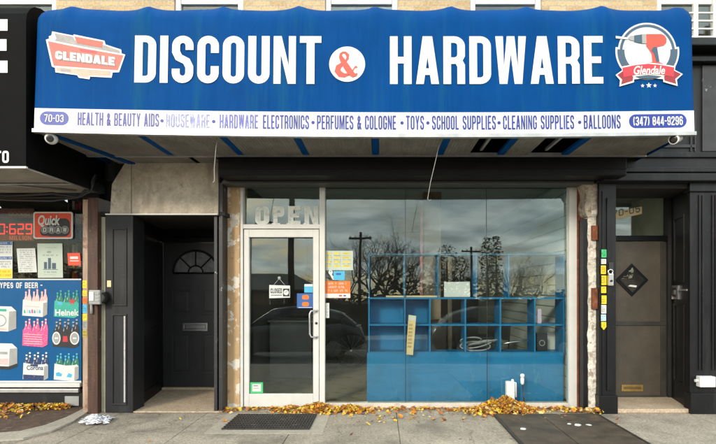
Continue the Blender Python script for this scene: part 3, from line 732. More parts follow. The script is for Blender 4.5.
emb('banner', [[(126, 322), (200, 307), (270, 300), (340, 307), (414, 322), (410, 376), (340, 362), (270, 356), (200, 362), (132, 376)]], m_red_print, .0185)
emb('emblem_shade', [[(195, 372), (270, 364), (345, 372), (318, 382), (270, 386), (220, 382)]], m_slate_print, .0192)
g = MB(); x0, z0 = ep(188, 362); x1, _ = ep(362, 0); _, z1 = ep(0, 312)
bwrite(g, 'Glendale', x0, x1, z0 + .0, z1, amap(.0205), offset=.022, shear=.28); g.build('banner_lettering', m_letter_white, A)
def star(cx, cy, r): return [(cx + (r if k % 2 == 0 else r * .42) * math.sin(math.pi * k / 5), cy - (r if k % 2 == 0 else r * .42) * math.cos(math.pi * k / 5)) for k in range(10)]
for st_ in ((240, 422, 12), (275, 420, 17), (309, 422, 12)): emb('emblem_star', [star(*st_)], m_letter_white, .006)
# underside: perforated panels between blue battens, two panels missing
SZ = 3.055
bat = [AX0 + .02, -2.41, -1.60, -.85, -.05, .69, 1.39, 2.13, AX1 - .02]
for i in range(len(bat) - 1):
    x0, x1 = bat[i] + (.04 if i else 0), bat[i + 1] - .04
    if i == 5: x1 = 1.02
    if i == 6: x1 = 1.70
    g = MB(); g.box(x0, x1, YF + .04, -.60, SZ, SZ + .012); g.build('soffit_panel', m_soffit, A)
    if i < 2: g = MB(); g.box(x0 + .18, min(x1 + .2, -1.93), -.565, -.235, SZ - .004, SZ + .008); g.build('soffit_panel', m_soffit, A)
for xb in bat[1:-1]: b = MB(); b.box(xb - .036, xb + .036, YF + .04, -.60, SZ + .002, SZ + .03); b.build('soffit_batten', m_blue_vinyl, A)
b = MB(); b.box(-2.63, -2.56, -.565, -.235, SZ, SZ + .03); b.build('soffit_batten', m_blue_vinyl, A); b = MB()
b.prism([(-3.30, YF + .05, SZ - .004), (-3.24, YF + .05, SZ - .004), (-2.98, -.25, SZ - .008), (-3.06, -.25, SZ - .008)], (0, 0, -.012))
b.build('soffit_batten', m_blue_vinyl, A)
g = MB(); g.box(AX0 + .02, AX1 - .02, -.60, -.565, SZ - .015, SZ + .03)
for xb in (1.15, 1.9): g.box(xb, xb + .03, YF + .04, -.6, SZ + .05, SZ + .08)
g.build('frame_bar', m_alu, A)

# ------------------------------------------------------------------ shutter housing and its guide rails
S = thing('roller_shutter', 'black rolled up shutter housing over the shop front with two floor length guide rails', 'shutter', (-1.9, -.3, 0))
g = MB(); g.box(px(218, -.58), px(627, -.58), -.58, -.24, 2.825, 3.035, .012); g.box(px(218, -.58) + .01, px(627, -.58) - .01, -.59, -.578, 2.90, 2.912)
g.build('housing', m_black_fresh, S)
g = MB(); g.box(-1.93, 2.60, -.235, -.03, 2.80, 2.86, .004); g.box(-1.92, 2.6, -.31, -.25, 2.792, 2.824, .004); g.build('bottom_slat', M('shutter_slat', (.05, .05, .05), .5, .2, 8), S)
m_rail = M('rail_paint', (.018, .018, .019), .5, .3, 4, bump=.1, spots=((.55, .53, .5), 16, .66, .03, .9, (1, 1, .6)))
g = MB(); g.box(px(214, -.25), px(217.2, -.25), -.25, -.05, 0, 2.82, .004); g.build('guide_rail', m_rail, S); g = MB(); g.box(px(218.8, -.25), px(222.6, -.25), -.25, -.05, 0, 2.82, .004); g.box(px(217.2, -.25), px(218.8, -.25), -.18, -.06, 0, 2.81)
g.build('guide_rail', m_rail, S)
g = MB(); g.box(px(583.3, -.2), px(588, -.2), -.2, -.02, 0, 2.38, .004); g.build('guide_rail', m_black, S)

# ------------------------------------------------------------------ shop front
LEAN = .0195
def pane(mb, x0, x1, z0, z1):            # the old glass leans back a little at the top
    q = lambda z: -.004 + LEAN * z
    mb.prism([(x0, q(z0), z0), (x1, q(z0), z0), (x1, q(z1), z1), (x0, q(z1), z1)], (0, .007, 0))
F = thing('storefront', 'white aluminium framed shop front with glass door and wide display window', 'shop front', (0, 0, 0))
g = MB()
g.box(px(240, 0), px(243.8, 0), -.04, .05, 0, 2.88, .005); g.box(px(319.8, 0), px(325.2, 0), -.04, .05, 0, 2.88, .005)
g.box(px(243.8, 0), px(319.8, 0), -.035, .045, pz(229, 0), pz(224.6, 0), .004)
g.box(px(243.8, 0), px(319.8, 0), -.035, .045, 2.82, 2.88, .004)
g.build('frame', m_white_alu, F)
g = MB(); g.box(px(568, 0), px(577, 0), -.045, .06, .0, 2.86, .005); g.build('jamb', m_white_alu, F)
g = MB(); g.box(px(325.2, 0), px(568, 0), -.05, .08, .0, pz(402.5, 0), .008); g.build('sill', M('stone_sill', (.55, .49, .42), .7, .12, 8, bump=.2, spots=((.3, .22, .15), 9, .58, .1, .6)), F)
g = MB(); pane(g, px(243.8, 0), px(319.8, 0), pz(224.6, 0), 2.82); g.build('transom_pane', m_glass, F)
m_seam = M('seam_silicone', (.02, .022, .022), .5, .1)
sp = [325.2, 405.6, 487.2, 568]
for a, b in zip(sp, sp[1:]):
    g = MB(); pane(g, px(a, 0) + .002, px(b, 0) - .002, pz(402.5, 0), 2.86); g.build('pane', m_glass, F)
for a in sp[1:-1]: g = MB(); g.prism([(px(a, 0) - .0022, LEAN * z - .007, z) for z in (pz(402.5, 0), 2.86)] + [(px(a, 0) - .0022, LEAN * z + .006, z) for z in (2.86, pz(402.5, 0))], (.0044, 0, 0)); g.build('glazing_seam', m_seam, F)
D = MB()
dz0, dz1 = .012, pz(229.3, 0) - .004
x0, x1 = px(244.6, 0), px(319.2, 0); gx0, gx1 = px(249.6, 0), px(313.4, 0); gz0, gz1 = pz(393.5, 0), pz(237.3, 0)
D.box(x0, gx0, -.028, .028, dz0, dz1, .004); D.box(gx1, x1, -.028, .028, dz0, dz1, .004); D.box(gx0, gx1, -.026, .026, dz0, gz0, .004); D.box(gx0, gx1, -.026, .026, gz1, dz1, .004)
door = D.build('door', m_white_alu, F)
g = MB(); pane(g, gx0, gx1, gz0, gz1); g.build('pane', m_glass, door)
g = MB(); hx, mxh = px(309.7, -.08), px(316.6, -.03)
g.tube([(mxh, -.028, pz(310.5, 0)), (mxh - .02, -.075, pz(310.5, 0)), (hx + .02, -.09, pz(310.5, 0)), (hx, -.09, pz(313.5, 0)), (hx, -.09, pz(333.5, 0)), (hx + .02, -.09, pz(336.5, 0)), (mxh - .02, -.075, pz(336.5, 0)), (mxh, -.028, pz(336.5, 0))], .011, 10)
for q in (310.5, 336.5): g.lathe([(.02, 0), (.02, .01), (.012, .012)], (mxh, -.028, pz(q, 0)), (0, -1, 0), 14)
g.build('handle', m_steel, door)
g = MB(); g.lathe([(.016, 0), (.016, .008), (.006, .009)], (px(316.6, 0), -.028, pz(323, 0)), (0, -1, 0), 14); g.build('lock', m_dark_plastic, door)

# OPEN letters on the transom glass
g = MB()
m_etch = M('etched_letter', (.74, .76, .70), .6, .12, 14, spots=((.42, .44, .40), 18, .54, .1, .6))
f = lambda x, z: (x, LEAN * z - .0065, z)
for ch, a, b in (('O', 254.5, 268.5), ('P', 272.5, 284), ('E', 287.5, 300), ('N', 304, 318)):
    write(g, ch, px(a, 0), px(b, 0), pz(224.4, 0), pz(205.5, 0), f, w=.62, s=.24)
for a, b in ((271, 279.5), (286, 290), (302.8, 309)):
    g.flat([[(px(a, 0), pz(224.4, 0)), (px(b, 0), pz(224.4, 0)), (px(b, 0), pz(222.6, 0)), (px(a, 0), pz(222.6, 0))]], lambda x, z: (x, LEAN * z - .0075, z))
tag(g.build('open_lettering', m_etch), 'pale OPEN slab lettering on the transom glass over the white door', 'sign')

# ------------------------------------------------------------------ dark doorway with the fanlight door
E = thing('entrance', 'black painted recessed doorway with panelled pilaster and half round fanlight door', 'doorway', (-2.6, .2, 0))
YP = -.28
def panel_frame(mb, x0, x1, y, z0, z1, t=.018, d=.012, mi=0):
    mb.box(x0, x1, y - d, y, z1 - t, z1, .003, mi); mb.box(x0, x1, y - d, y, z0, z0 + t, .003, mi)
    mb.box(x0, x0 + t, y - d, y, z0 + t, z1 - t, .003, mi); mb.box(x1 - t, x1, y - d, y, z0 + t, z1 - t, .003, mi)
g = MB()
xp0, xp1 = px(105.5, YP), px(133, YP)
g.box(xp0, xp1, YP, .0, 0, 2.412, .006)
panel_frame(g, px(112, YP), px(127, YP), YP, pz(306, YP), pz(228, YP)); panel_frame(g, px(112, YP), px(127, YP), YP, pz(405, YP), pz(314, YP))
g.build('pilaster', m_charcoal, E)
g = MB(); g.box(px(124.3, YP), px(125.8, YP), YP - .0135, YP - .0121, pz(402, YP), pz(316, YP)); g.build('chipped_edge', M('bare_edge', (.42, .41, .39), .6, .2, 8, spots=((.05, .05, .05), 14, .60, .04, .9)), E)
g = MB()   # splayed side wall of the recess
g.prism([(xp1, YP + .01, 0), (xp1 - .14, YP + .01, 0), (-3.40, 1.05, 0), (-3.255, 1.05, 0)], (0, 0, 2.41))
for z0, z1 in ((.15, .98), (1.08, 2.3)):
    for y0, y1, zz0, zz1 in ((.0, .02, z0, z1), (.8, .82, z0, z1), (.02, .8, z0, z0 + .02), (.02, .8, z1 - .02, z1)):
        xa = lambda y: xp1 + (-3.255 - xp1) * (y - YP - .01) / (1.05 - YP - .01)
        g.prism([(xa(y0) - .01, y0, zz0), (xa(y1) - .01, y1, zz0), (xa(y1) + .012, y1, zz0), (xa(y0) + .012, y0, zz0)], (0, 0, zz1 - zz0))
g.build('side_panel', m_black_fresh, E)
g = MB(); g.box(-1.945, -1.90, -.05, 1.05, 0, 2.6); g.build('side_panel', m_black_fresh, E)
g = MB(); g.box(-3.45, -1.9, YP + .02, 1.2, 2.412, 2.46); g.build('ceiling', m_near_black, E)
g = MB(); g.box(-3.45, px(163, 1.05) - .02, 1.04, 1.2, 0, 2.41); g.box(-3.45, -1.9, 1.04, 1.2, pz(243, 1.05) + .01, 2.41)
g.box(px(157, 1.0), px(162, 1.0), 1.0, 1.04, 0, pz(240, 1), .006); g.box(px(157, 1.0), -1.95, 1.0, 1.04, pz(242, 1), pz(237.5, 1), .006); g.build('door_frame', m_black_fresh, E)
g = MB(); dx0, dx1 = px(163, 1.05), px(228.5, 1.05); dzt = pz(243, 1.05)
g.box(dx0, dx1, 1.06, 1.10, .03, dzt, .004)
cx = (dx0 + dx1) / 2
for (a, b) in ((dx0 + .12, cx - .07), (cx + .07, dx1 - .12)):
    for z0, z1 in ((.24, .86), (1.13, 1.52)):
        panel_frame(g, a, b, 1.06, z0, z1, .022, .012); g.box(a + .05, b - .05, 1.05, 1.06, z0 + .05, z1 - .05, .008)
do = g.build('door', M('charcoal_door', (.024, .024, .025), .4, .2, 5, bump=.08, spots=((.10, .10, .1), 50, .7, .04, .8), streak=((.045, .045, .045), 4, .55, .2, .5, (1, 1, .3))), E)
g = MB(); fz = pz(273, 1.05); fr = .335
g.prism([(cx + fr * math.cos(a), 1.048, fz + fr * math.sin(a)) for a in [math.pi * i / 20 for i in range(21)]], (0, .008, 0)); g.build('fanlight_pane', m_frost, do)
g = MB()
g.tube([(cx + fr * math.cos(a), 1.046, fz + fr * math.sin(a)) for a in [math.pi * i / 20 for i in range(21)]], .016, 8); g.tube([(cx - fr, 1.046, fz), (cx + fr, 1.046, fz)], .014, 8)
g.tube([(cx + .11 * math.cos(a), 1.045, fz + .11 * math.sin(a)) for a in [math.pi * i / 10 for i in range(11)]], .012, 8)
for a in (45, 90, 135): g.tube([(cx + .11 * math.cos(R(a)), 1.045, fz + .11 * math.sin(R(a))), (cx + fr * math.cos(R(a)), 1.045, fz + fr * math.sin(R(a)))], .011, 8)
g.build('fanlight_bar', m_black_fresh, do)
g = MB(); panel_frame(g, px(182.5, 1.05), px(207.5, 1.05), 1.06, pz(331, 1.05), pz(323, 1.05), .028, .016); g.box(px(185, 1.05), px(205, 1.05), 1.048, 1.06, pz(330, 1.05) + .02, pz(324, 1.05) - .02, .003); g.build('mail_slot', m_steel, do)
g = MB(); g.box(-3.27, -1.93, YP + .005, 1.06, .002, .016, .004); g.box(dx0, dx1, 1.0, 1.06, .016, .045, .004); g.build('threshold', m_sandy, E)
# stone panel above the doorway
g = MB(); zt = 3.05
g.xz([(px(110, YP), 2.432), (px(131, YP), 2.432), (px(131, YP), zt), (px(125, YP), zt), (px(112, YP), pz(184, YP))], YP, .25)
g.xz([(px(131.6, YP), 2.432), (px(218, YP), 2.432), (px(218, YP), zt), (px(131.6, YP), zt)], YP + .004, .25)
g.build('stone_header', m_stone, E)
g = MB(); g.box(px(106, YP), px(218, YP), YP - .02, YP + .2, 2.414, 2.430, .003); g.build('drip_edge', m_white_alu, E)

# ------------------------------------------------------------------ second doorway 70-05
G = thing('entrance', 'black doorway numbered 70-05 with beige panelled door and black diamond window', 'doorway', (3.4, 0, 0))
YQ = -.30
g = MB(); a0, a1 = px(599, YQ), px(616, YQ)
g.box(a0, a1, YQ, .2, 0, 2.80, .005); g.box(a0 + .09, a1 - .04, YQ - .02, YQ + .02, .28, 2.62, .006); g.box(a0 - .01, a1 + .01, YQ - .03, YQ + .1, 0, .22, .006); g.box(a0 + .035, a0 + .05, YQ - .012, YQ, .22, 2.7, .003)
g.build('pilaster', m_black, G)
g = MB(); b0 = px(690, YQ); b1 = b0 + .42
g.box(b0, b1, YQ, YQ + .05, 0, 2.80, .005)
for u in (.10, .14, .26, .30): g.box(b0 + u, b0 + u + .018, YQ - .016, YQ, pz(370, YQ), pz(195, YQ), .004)
for u in (.10, .30): g.box(b0 + u, b0 + u + .018, YQ - .016, YQ, .30, pz(388, YQ), .004)
g.box(b0 - .012, b1 + .012, YQ - .035, YQ + .1, 0, .25, .006); g.box(b0 - .02, b1 + .02, YQ - .03, YQ + .1, pz(192, YQ), pz(181, YQ), .008)
g.build('pilaster', m_black, G)
YD = .35; cxr = px(671, YD)
g = MB()
g.prism([(b0, YQ + .02, .05), (b0 + .3, YQ + .02, .05), (cxr + .3, YD, .05), (cxr, YD, .05)], (0, 0, 2.7))
def onwall(t, z, o=0.0):
    x = b0 + (cxr - b0) * t; y = YQ + .02 + (YD - YQ - .02) * t
    nx, ny = -(YD - YQ), (cxr - b0); q = math.hypot(nx, ny); return Vector((x + nx / q * o, y + ny / q * o, z))
def wallbox(mb, t0, t1, z0, z1, o):
    mb.prism([onwall(t0, z0, -.005), onwall(t1, z0, -.005), onwall(t1, z0, o), onwall(t0, z0, o)], (0, 0, z1 - z0))
for z0, z1 in ((.3, 1.32), (1.6, 2.45)):
    wallbox(g, .22, .27, z0, z1, .014); wallbox(g, .75, .80, z0, z1, .014); wallbox(g, .27, .75, z0, z0 + .03, .014); wallbox(g, .27, .75, z1 - .03, z1, .014)
g.build('side_panel', m_black, G)
g = MB(); g.box(a0, cxr + .3, YD, YD + .1, pz(192, YD), 2.8); g.box(px(667.5, YD), cxr + .02, YD - .02, YD + .1, .05, pz(191, YD), .005); g.box(a0, cxr + .3, YQ + .02, YD, 2.74, 2.8); g.box(a0, 3.02, YD, YD + .1, .05, 2.7)
g.build('door_frame', m_near_black, G)
g = MB(); g.box(3.0, px(667.5, YD), YD + .0, YD + .06, pz(241, YD), pz(235.5, YD), .006); g.build('transom_bar', m_black_fresh, G)
g = MB(); g.box(3.02, px(667.5, YD), YD + .03, YD + .037, pz(235.5, YD), pz(192, YD)); g.build('transom_pane', m_glass, G)
g = MB(); g.box(3.0, 4.1, 1.6, 1.7, 1.4, 3.0); g.box(4.06, 4.1, YD + .1, 1.6, 1.4, 3.0, 0, 1); g.box(2.8, 4.1, YD + .1, 1.7, 2.9, 2.95); g.box(2.68, 2.72, YD+.1, 1.6, 1.4, 3.0)
g.build('hall', [M('hall_wall', (.28, .27, .24), .8), M('hall_cream', (.55, .52, .38), .8)], G)
g = MB(); g.box(3.02, px(666, YD), YD + .02, YD + .06, .07, pz(241.5, YD), .004); dr = g.build('door', m_beige_door, G)
g = MB(); g.box(3.02, px(666.5, YD), YD + .005, YD + .018, pz(325.5, YD), pz(321.5, YD), .003); g.box(3.02, px(666.5, YD), YD + .005, YD + .018, .07, pz(397, YD), .003); g.box(px(661, YD), px(666.5, YD), YD + .006, YD + .018, pz(397, YD) + .002, pz(325.5, YD) - .002, .003); g.box(px(661, YD), px(666.5, YD), YD + .006, YD + .018, pz(321.5, YD) + .002, pz(242, YD), .003); g.build('door_rail', M('door_rail_paint', (.035, .032, .028), .5, .3, 5), dr)
g = MB(); cxd, czd = px(632.3, YD), pz(280, YD); q = .222
dia = lambda r: [(cxd, czd - r), (cxd + r, czd), (cxd, czd + r), (cxd - r, czd)]
f = plane_at(YD + .0)
g.prism([(x, YD + .005, z) for x, z in dia(q)], (0, .015, 0)); dw = g.build('diamond_window', m_black_fresh, dr)
g = MB(); g.prism([(x, YD - .002, z) for x, z in dia(q * .76)], (0, .008, 0)); g.build('pane', m_glass_old, dw)
g = MB(); g.flat([[(cxd - .06, czd - .085), (cxd + .05, czd - .10), (cxd + .06, czd - .075), (cxd - .03, czd - .065)]], plane_at(YD - .004)); g.build('torn_label', m_paper, dw)
g = MB(); panel_frame(g, px(622, YD), px(643.5, YD), YD + .02, pz(391.5, YD), pz(385, YD), .03, .014); g.box(px(624, YD), px(641, YD), YD + .01, YD + .02, pz(390, YD) + .02, pz(386.5, YD) - .02, .002); g.build('mail_slot', m_brass, dr)
g = MB(); g.box(2.88, cxr, YQ + .01, YD + .01, .0, .05, .008); g.build('step', m_sandy, G)
g = MB(); ys_ = YD + .025; z0 = pz(218, YD); z1 = pz(209.5, YD)
g.flat([[(px(613, YD), z0 - .03), (px(643, YD), z0 + .06), (px(643, YD), z1 + .045), (px(613, YD), z1 - .03)]], plane_at(ys_))
g.flat([[(px(608, YD), z0 - .05), (px(613, YD), z0 - .03), (px(613, YD), z1 - .03), (px(608, YD), z1 - .06)]], plane_at(ys_))
write(g, '70-05', px(613.5, YD), px(641, YD), pz(217, YD), pz(210.3, YD), plane_at(ys_ - .002), w=.75, s=.15, gap=.25, mi=1, rise=.07)
g.build('house_number', [m_paper_cream, m_slate_print], G)

# neighbouring dark cornice over the second doorway
Q = thing('black_fascia', 'tall black panelled shop fascia with moulded cornices above the numbered doorway', 'fascia', (4, -.3, 3))
YC = -.34
g = MB(); xq0, xq1 = 2.62, 8.0
g.box(xq0, xq1, YC, -.06, 2.80, pz(40, YC), .004); g.build('panel_board', m_charcoal, Q)
g = MB()
zq = lambda p, Y: pz(p, Y)
g.box(xq0, xq1, YC - .22, YC, zq(45, YC - .22), zq(37, YC - .22), .012); g.box(xq0, xq1, YC - .10, YC, zq(61, YC - .1), zq(56, YC - .1), .006)
g.build('top_cornice', m_black, Q)
g = MB()
g.box(2.66, xq1, YC - .03, YC, zq(158, YC), zq(152.5, YC), .008); g.box(2.66, xq1, YC - .05, YC, zq(172, YC - .05), zq(167, YC - .05), .008); g.box(2.66, xq1, YC - .08, YC, 2.80, zq(173, YC - .08), .01)
g.build('lower_cornice', m_black, Q)
g = MB(); xm = px(697, YC)
for u in (0, .05): g.box(xm - .09 + u, xm - .075 + u, YC - .02, YC, zq(152, YC), zq(112, YC), .003)
g.box(2.66, xm - .04, YC - .02, YC, zq(148, YC), zq(145, YC), .003)
g.box(xm + .05, xq1, YC - .025, YC, zq(152, YC), zq(66, YC), .008)
g.build('moulding', M('scuffed_moulding', (.022, .022, .023), .5, .4, 6, spots=((.3, .3, .29), 14, .66, .05, .7)), Q)
# window guard above it
W = thing('window_guard', 'white painted metal window guard over the dark cornice beside the blue awning', 'window guard', (4.0, -.25, 4.6))
g = MB(); yg = -.25
for a in (694, 713.5, 733): g.box(px(a, yg), px(a, yg) + .055, yg, yg + .04, pz(42, yg), pz(3, yg), .006)
for q in (12, 20, 28, 36): g.box(px(690, yg), px(750, yg), yg + .008, yg + .03, pz(q + 1, yg), pz(q - .6, yg), .004)
g.build('bars', m_white_alu, W)

# ------------------------------------------------------------------ the deli next door
K = thing('black_awning', 'black awning with big white letters beside the blue awning', 'awning', (-4.5, -.05, 2.7))
kx1 = px(26, YF); kz0 = pz(167, YF); kz1 = pz(-4, YF)
g = MB()
prof_k = [(YF, kz0), (YF, kz1 - .25)] + [(YF + .25 - .25 * math.cos(R(a)), kz1 - .25 + .25 * math.sin(R(a))) for a in (20, 40, 60, 80, 90)] + [(-.06, kz1 + .25)]
L_ = [g.bm.verts.new((-9.0, y, z)) for y, z in prof_k]; R_ = [g.bm.verts.new((kx1, y, z)) for y, z in prof_k]
for i in range(len(prof_k) - 1): g.bm.faces.new((L_[i], R_[i], R_[i + 1], L_[i + 1]))
bk = [g.bm.verts.new((kx1, -.06, kz0))]
g.bm.faces.new(R_ + bk)
g.build('canopy', m_black_vinyl, K)
g = MB(); g.box(-9, kx1 + .004, YF - .006, YF + .02, kz0 - .012, kz0 + .006); g.build('hem', m_letter_white, K)
g = MB(); g.box(-9, kx1 - .01, YF + .03, -.06, kz0 + .02, kz0 + .03); g.build('soffit', M('deli_soffit', (.30, .265, .21), .7, .25, 2, spots=((.14, .12, .09), 4, .55, .2, .7)), K)
g = MB()
g.tube([(-5.9, YF + .05, kz0 + .005), (-3.72, -.25, kz0 + .005)], .012, 6)
g.tube([(-9, -.62, kz0 + .005), (kx1 - .05, -.62, kz0 + .005)], .012, 6)
g.tube([(kx1 - .03, YF + .05, kz0 + .004), (kx1 - .03, -.1, kz0 + .004)], .014, 6); g.build('frame_tube', m_alu, K)
f = plane_at(YF - .006)
g = MB(); xe = px(-12, YF)
g.flat([[(xe, pz(73, YF)), (px(8, YF), pz(73, YF)), (px(8, YF), pz(61, YF)), (px(-1, YF), pz(61, YF)), (px(-1, YF), pz(51, YF)), (px(7, YF), pz(51, YF)), (px(7, YF), pz(39.5, YF)), (px(-1, YF), pz(39.5, YF)), (px(-1, YF), pz(31, YF)), (px(8, YF), pz(31, YF)), (px(8, YF), pz(19.6, YF)), (xe, pz(19.6, YF))]], f); g.build('lettering', m_letter_white, K)
g = MB(); write(g, 'TO', px(-5, YF), px(9.3, YF), pz(163, YF), pz(151, YF), f, w=.62, s=.2, gap=.1); g.build('lettering', m_letter_white, K)

V = thing('deli_window', 'shop window of the deli with black base and white sill under the black awning', 'shop window', (-5, 0, 0))
wx0, wx1 = -8.6, px(83.5, 0)
g = MB(); g.box(-8.6, px(98, -.04), -.03, .1, 0, pz(389, 0), .006); g.build('base', m_charcoal, V)
g = MB(); g.box(-8.6, px(82.5, 0), -.055, .1, pz(386.5, 0), pz(382.5, 0), .006); g.build('sill', m_white_alu, V)
g = MB(); g.box(-8.6, px(82, 0), -.075, -.031, pz(391.5, 0), pz(387.8, 0), .006); g.build('ledge', m_alu, V)
g = MB(); g.box(-8.6, wx1, 0, .008, pz(382.4, 0), 2.72); g.build('pane', m_glass_deli, V)
g = MB(); g.box(wx1, px(100, 0), -.02, .1, pz(389, 0), 2.9); g.build('frame', m_near_black, V)
g = MB(); g.box(px(67, 0), px(81, 0), -.045, -.032, pz(405, 0), pz(395.5, 0), .004); g.build('patch', m_grey_paint, V)
# goods and lights inside the deli
for i, (a, b, y) in enumerate(((-8, 10, 205), (66, 84, 203))):
    g = MB(); p0 = (px(a, 1.4), 1.4, pz(y - 3, 1.4)); p1 = (px(b, 1.2), 1.0, pz(y + 5, 1.2)); g.tube([p0, p1], .02, 8)
    tag(g.build('ceiling_tube', m_lightbar), ['thin fluorescent tube glowing above the red number display', 'thin fluorescent tube glowing above the small orange sticker'][i], 'lamp')
RK = thing('snack_rack', 'rack of small bright snack packets behind the deli glass beside the brown post', 'rack', (px(76, .5), .5, 0))
g = MB()
for k in range(9): g.box(px(69, .5), px(83, .5), .52, .66, 1.0 + k * .2, 1.012 + k * .2)
g.box(px(69, .5) - .02, px(69, .5), .5, .7, .02, 2.75); g.build('shelf_frame', m_dark_plastic, RK)
cols = [m_orange, m_red_print, m_navy2, m_yellow, m_paper, m_grey_paint, m_black_print, m_slate_print]
g = MB()
for k in range(9):
    for j in range(4): g.box(px(69.5 + j * 3.4, .5), px(72.2 + j * 3.4, .5), .55, .60, 1.02 + k * .2, 1.10 + k * .2 + random.random() * .06, .006, random.randrange(8))
o_ = g.build('snack_packets', cols, RK); o_['kind'] = 'stuff'

# posters on the deli glass
YS = -.008
def pp(mb, pts, Y, mi): mb.flat([[(px(a, Y), pz(b, Y)) for a, b in pts]], plane_at(Y), mi)
def rect(mb, a, b, c, d, Y, mi): pp(mb, [(a, d), (b, d), (b, c), (a, c)], Y, mi)      # photo x0 x1 ytop ybottom
def scribble(mb, a, b, yc, h, Y, mi, q=random.Random(77)):
    x = a
    while x < b - .3:
        if q.random() < .17: x += h * .8; continue
        w = h * q.uniform(.18, .42); k = q.random()
        if k < .45: rect(mb, x, x + w * .5, yc - h / 2, yc + h / 2, Y, mi)
        elif k < .75: rect(mb, x, x + w, yc + h * .22, yc + h / 2, Y, mi); rect(mb, x, x + w * .4, yc - h / 2, yc + h * .2, Y, mi)
        else: rect(mb, x, x + w, yc - h / 2, yc - h * .2, Y, mi); rect(mb, x + w * .3, x + w * .65, yc - h * .19, yc + h / 2, Y, mi)
        x += w + h * .16
def panel(name, label, cat, a, b, c, d, Y, mat, t=.004, group=None, tilt=0):
    g = MB(); x0, x1, z0, z1 = px(a, Y), px(b, Y), pz(d, Y), pz(c, Y)
    g.xz([(x0 + tilt, z0), (x1 + tilt, z0 + tilt * .3), (x1 - tilt, z1 + tilt * .3), (x0 - tilt, z1)], Y, t)
    return g
BP = thing('beer_poster', 'large blue poster of beer six packs headed TYPES OF BEER', 'poster', (-4.6, YS, .5))
g = MB(); g.box(px(-46, YS), px(81.3, YS), YS, YS + .005, pz(382.4, YS), pz(278.8, YS)); g.build('sheet', m_poster_blue, BP)
g = MB(); g.box(px(-46, YS), px(81.3, YS), YS - .002, YS, pz(280, YS), pz(278.8, YS)); g.box(px(-46, YS), px(81.3, YS), YS - .002, YS, pz(382.4, YS), pz(380.8, YS)); g.build('white_border', m_paper, BP)
g = MB(); write(g, 'TYPES OF BEER -', px(-3.5, YS), px(42.5, YS), pz(288.2, YS), pz(282.4, YS), plane_at(YS - .003), w=.62, s=.2, gap=.12); g.build('lettering', m_letter_white, BP)
PM = [m_paper, m_pink, m_teal, m_bottlegreen, m_black_print, m_navy, m_palepink, m_red_print, m_cyan, m_grey_paint, m_letter_white, m_paper_cream]
def pack(x, y, s, body, bottle, cap, deco, nb=3):
    """a printed carrier of bottles; x, y = lower left corner in the photo, s = width"""
    g = MB(); q = lambda pts, lay, mi: g.flat([[(px(x + a * s, YS), pz(y - b * s, YS)) for a, b in pts]], plane_at(YS - .003 - lay * .0005), mi)
    for back in (1, 0):
        for k in range(nb):
            cx_ = .15 + .64 * k / (nb - 1) + back * .13; b0 = .50 + back * .09; lay = 1.0 + (1 - back) * 1.2 + k * .05
            q([(cx_ - .085, .3), (cx_ + .085, .3), (cx_ + .085, b0 + .12), (cx_ + .06, b0 + .22), (cx_ + .032, b0 + .30), (cx_ + .03, b0 + .46), (cx_ - .03, b0 + .46), (cx_ - .032, b0 + .30), (cx_ - .06, b0 + .22), (cx_ - .085, b0 + .12)], lay, bottle)
            q([(cx_ - .036, b0 + .42), (cx_ + .036, b0 + .42), (cx_ + .036, b0 + .48), (cx_ - .036, b0 + .48)], lay + .4, cap)
            q([(cx_ - .034, b0 + .28), (cx_ + .034, b0 + .28), (cx_ + .034, b0 + .36), (cx_ - .034, b0 + .36)], lay + .42, cap)
            q([(cx_ - .07, b0 + .1), (cx_ - .05, b0 + .1), (cx_ - .03, b0 + .24), (cx_ - .045, b0 + .2)], lay + .44, 10)
    q([(0, .02), (.82, -.04), (1.0, .06), (1.0, .55), (.9, .64), (.86, .6), (.5, .58), (.03, .66)], 4, body)
    q([(.82, -.04), (1.0, .06), (1.0, .55), (.84, .52)], 4.5, 9 if body == 0 else body)
    deco(q, g); return g.build('printed_six_pack', PM, BP)
def d1(q, g):
    for i in range(7): q([(.06 + .1 * i, .12), (.14 + .1 * i, .10), (.13 + .1 * i, .22 + .05 * (i % 2)), (.07 + .1 * i, .26)], 5, (2, 6, 8, 1)[i % 4])
    q([(.1, .38), (.7, .34), (.7, .38), (.1, .42)], 5, 6)
def d2(q, g):
    f = plane_at(YS - .0062); bwrite(g, 'Heinek', px(55.5, YS), px(79.2, YS), pz(315.8, YS), pz(309.2, YS), f, offset=.03, mi=0)
    q([(.62 + .16 * math.sin(math.pi * k / 5) * (1 if k % 2 == 0 else .42) + .12, .62 + .16 * math.cos(math.pi * k / 5) * (1 if k % 2 == 0 else .42)) for k in range(10)], 5.5, 7)
    q([(.16, .5), (.34, .48), (.34, .6), (.16, .62)], 5, 8)
def d3(q, g):
    for i in range(5): q([(.06, .1 + .09 * i), (.78, .06 + .09 * i), (.78, .085 + .09 * i), (.06, .125 + .09 * i)], 5, 6)
def d4(q, g):
    for cx_, rx in ((.14, .16), (.84, .18)): q([(cx_ + rx * math.cos(a), .34 + .25 * math.sin(a)) for a in [math.pi * i / 10 for i in range(20)]], 5, 0); 
    for cx_, rx in ((.14, .12), (.84, .14)): q([(cx_ + rx * math.cos(a), .34 + .20 * math.sin(a)) for a in [math.pi * i / 10 for i in range(20)]], 5.5, 9); q([(cx_ - .07, .31), (cx_ + .07, .31), (cx_ + .07, .37), (cx_ - .07, .37)], 5.8, 0)
    q([(.38, .2), (.58, .2), (.56, .42), (.40, .42)], 5, 7)
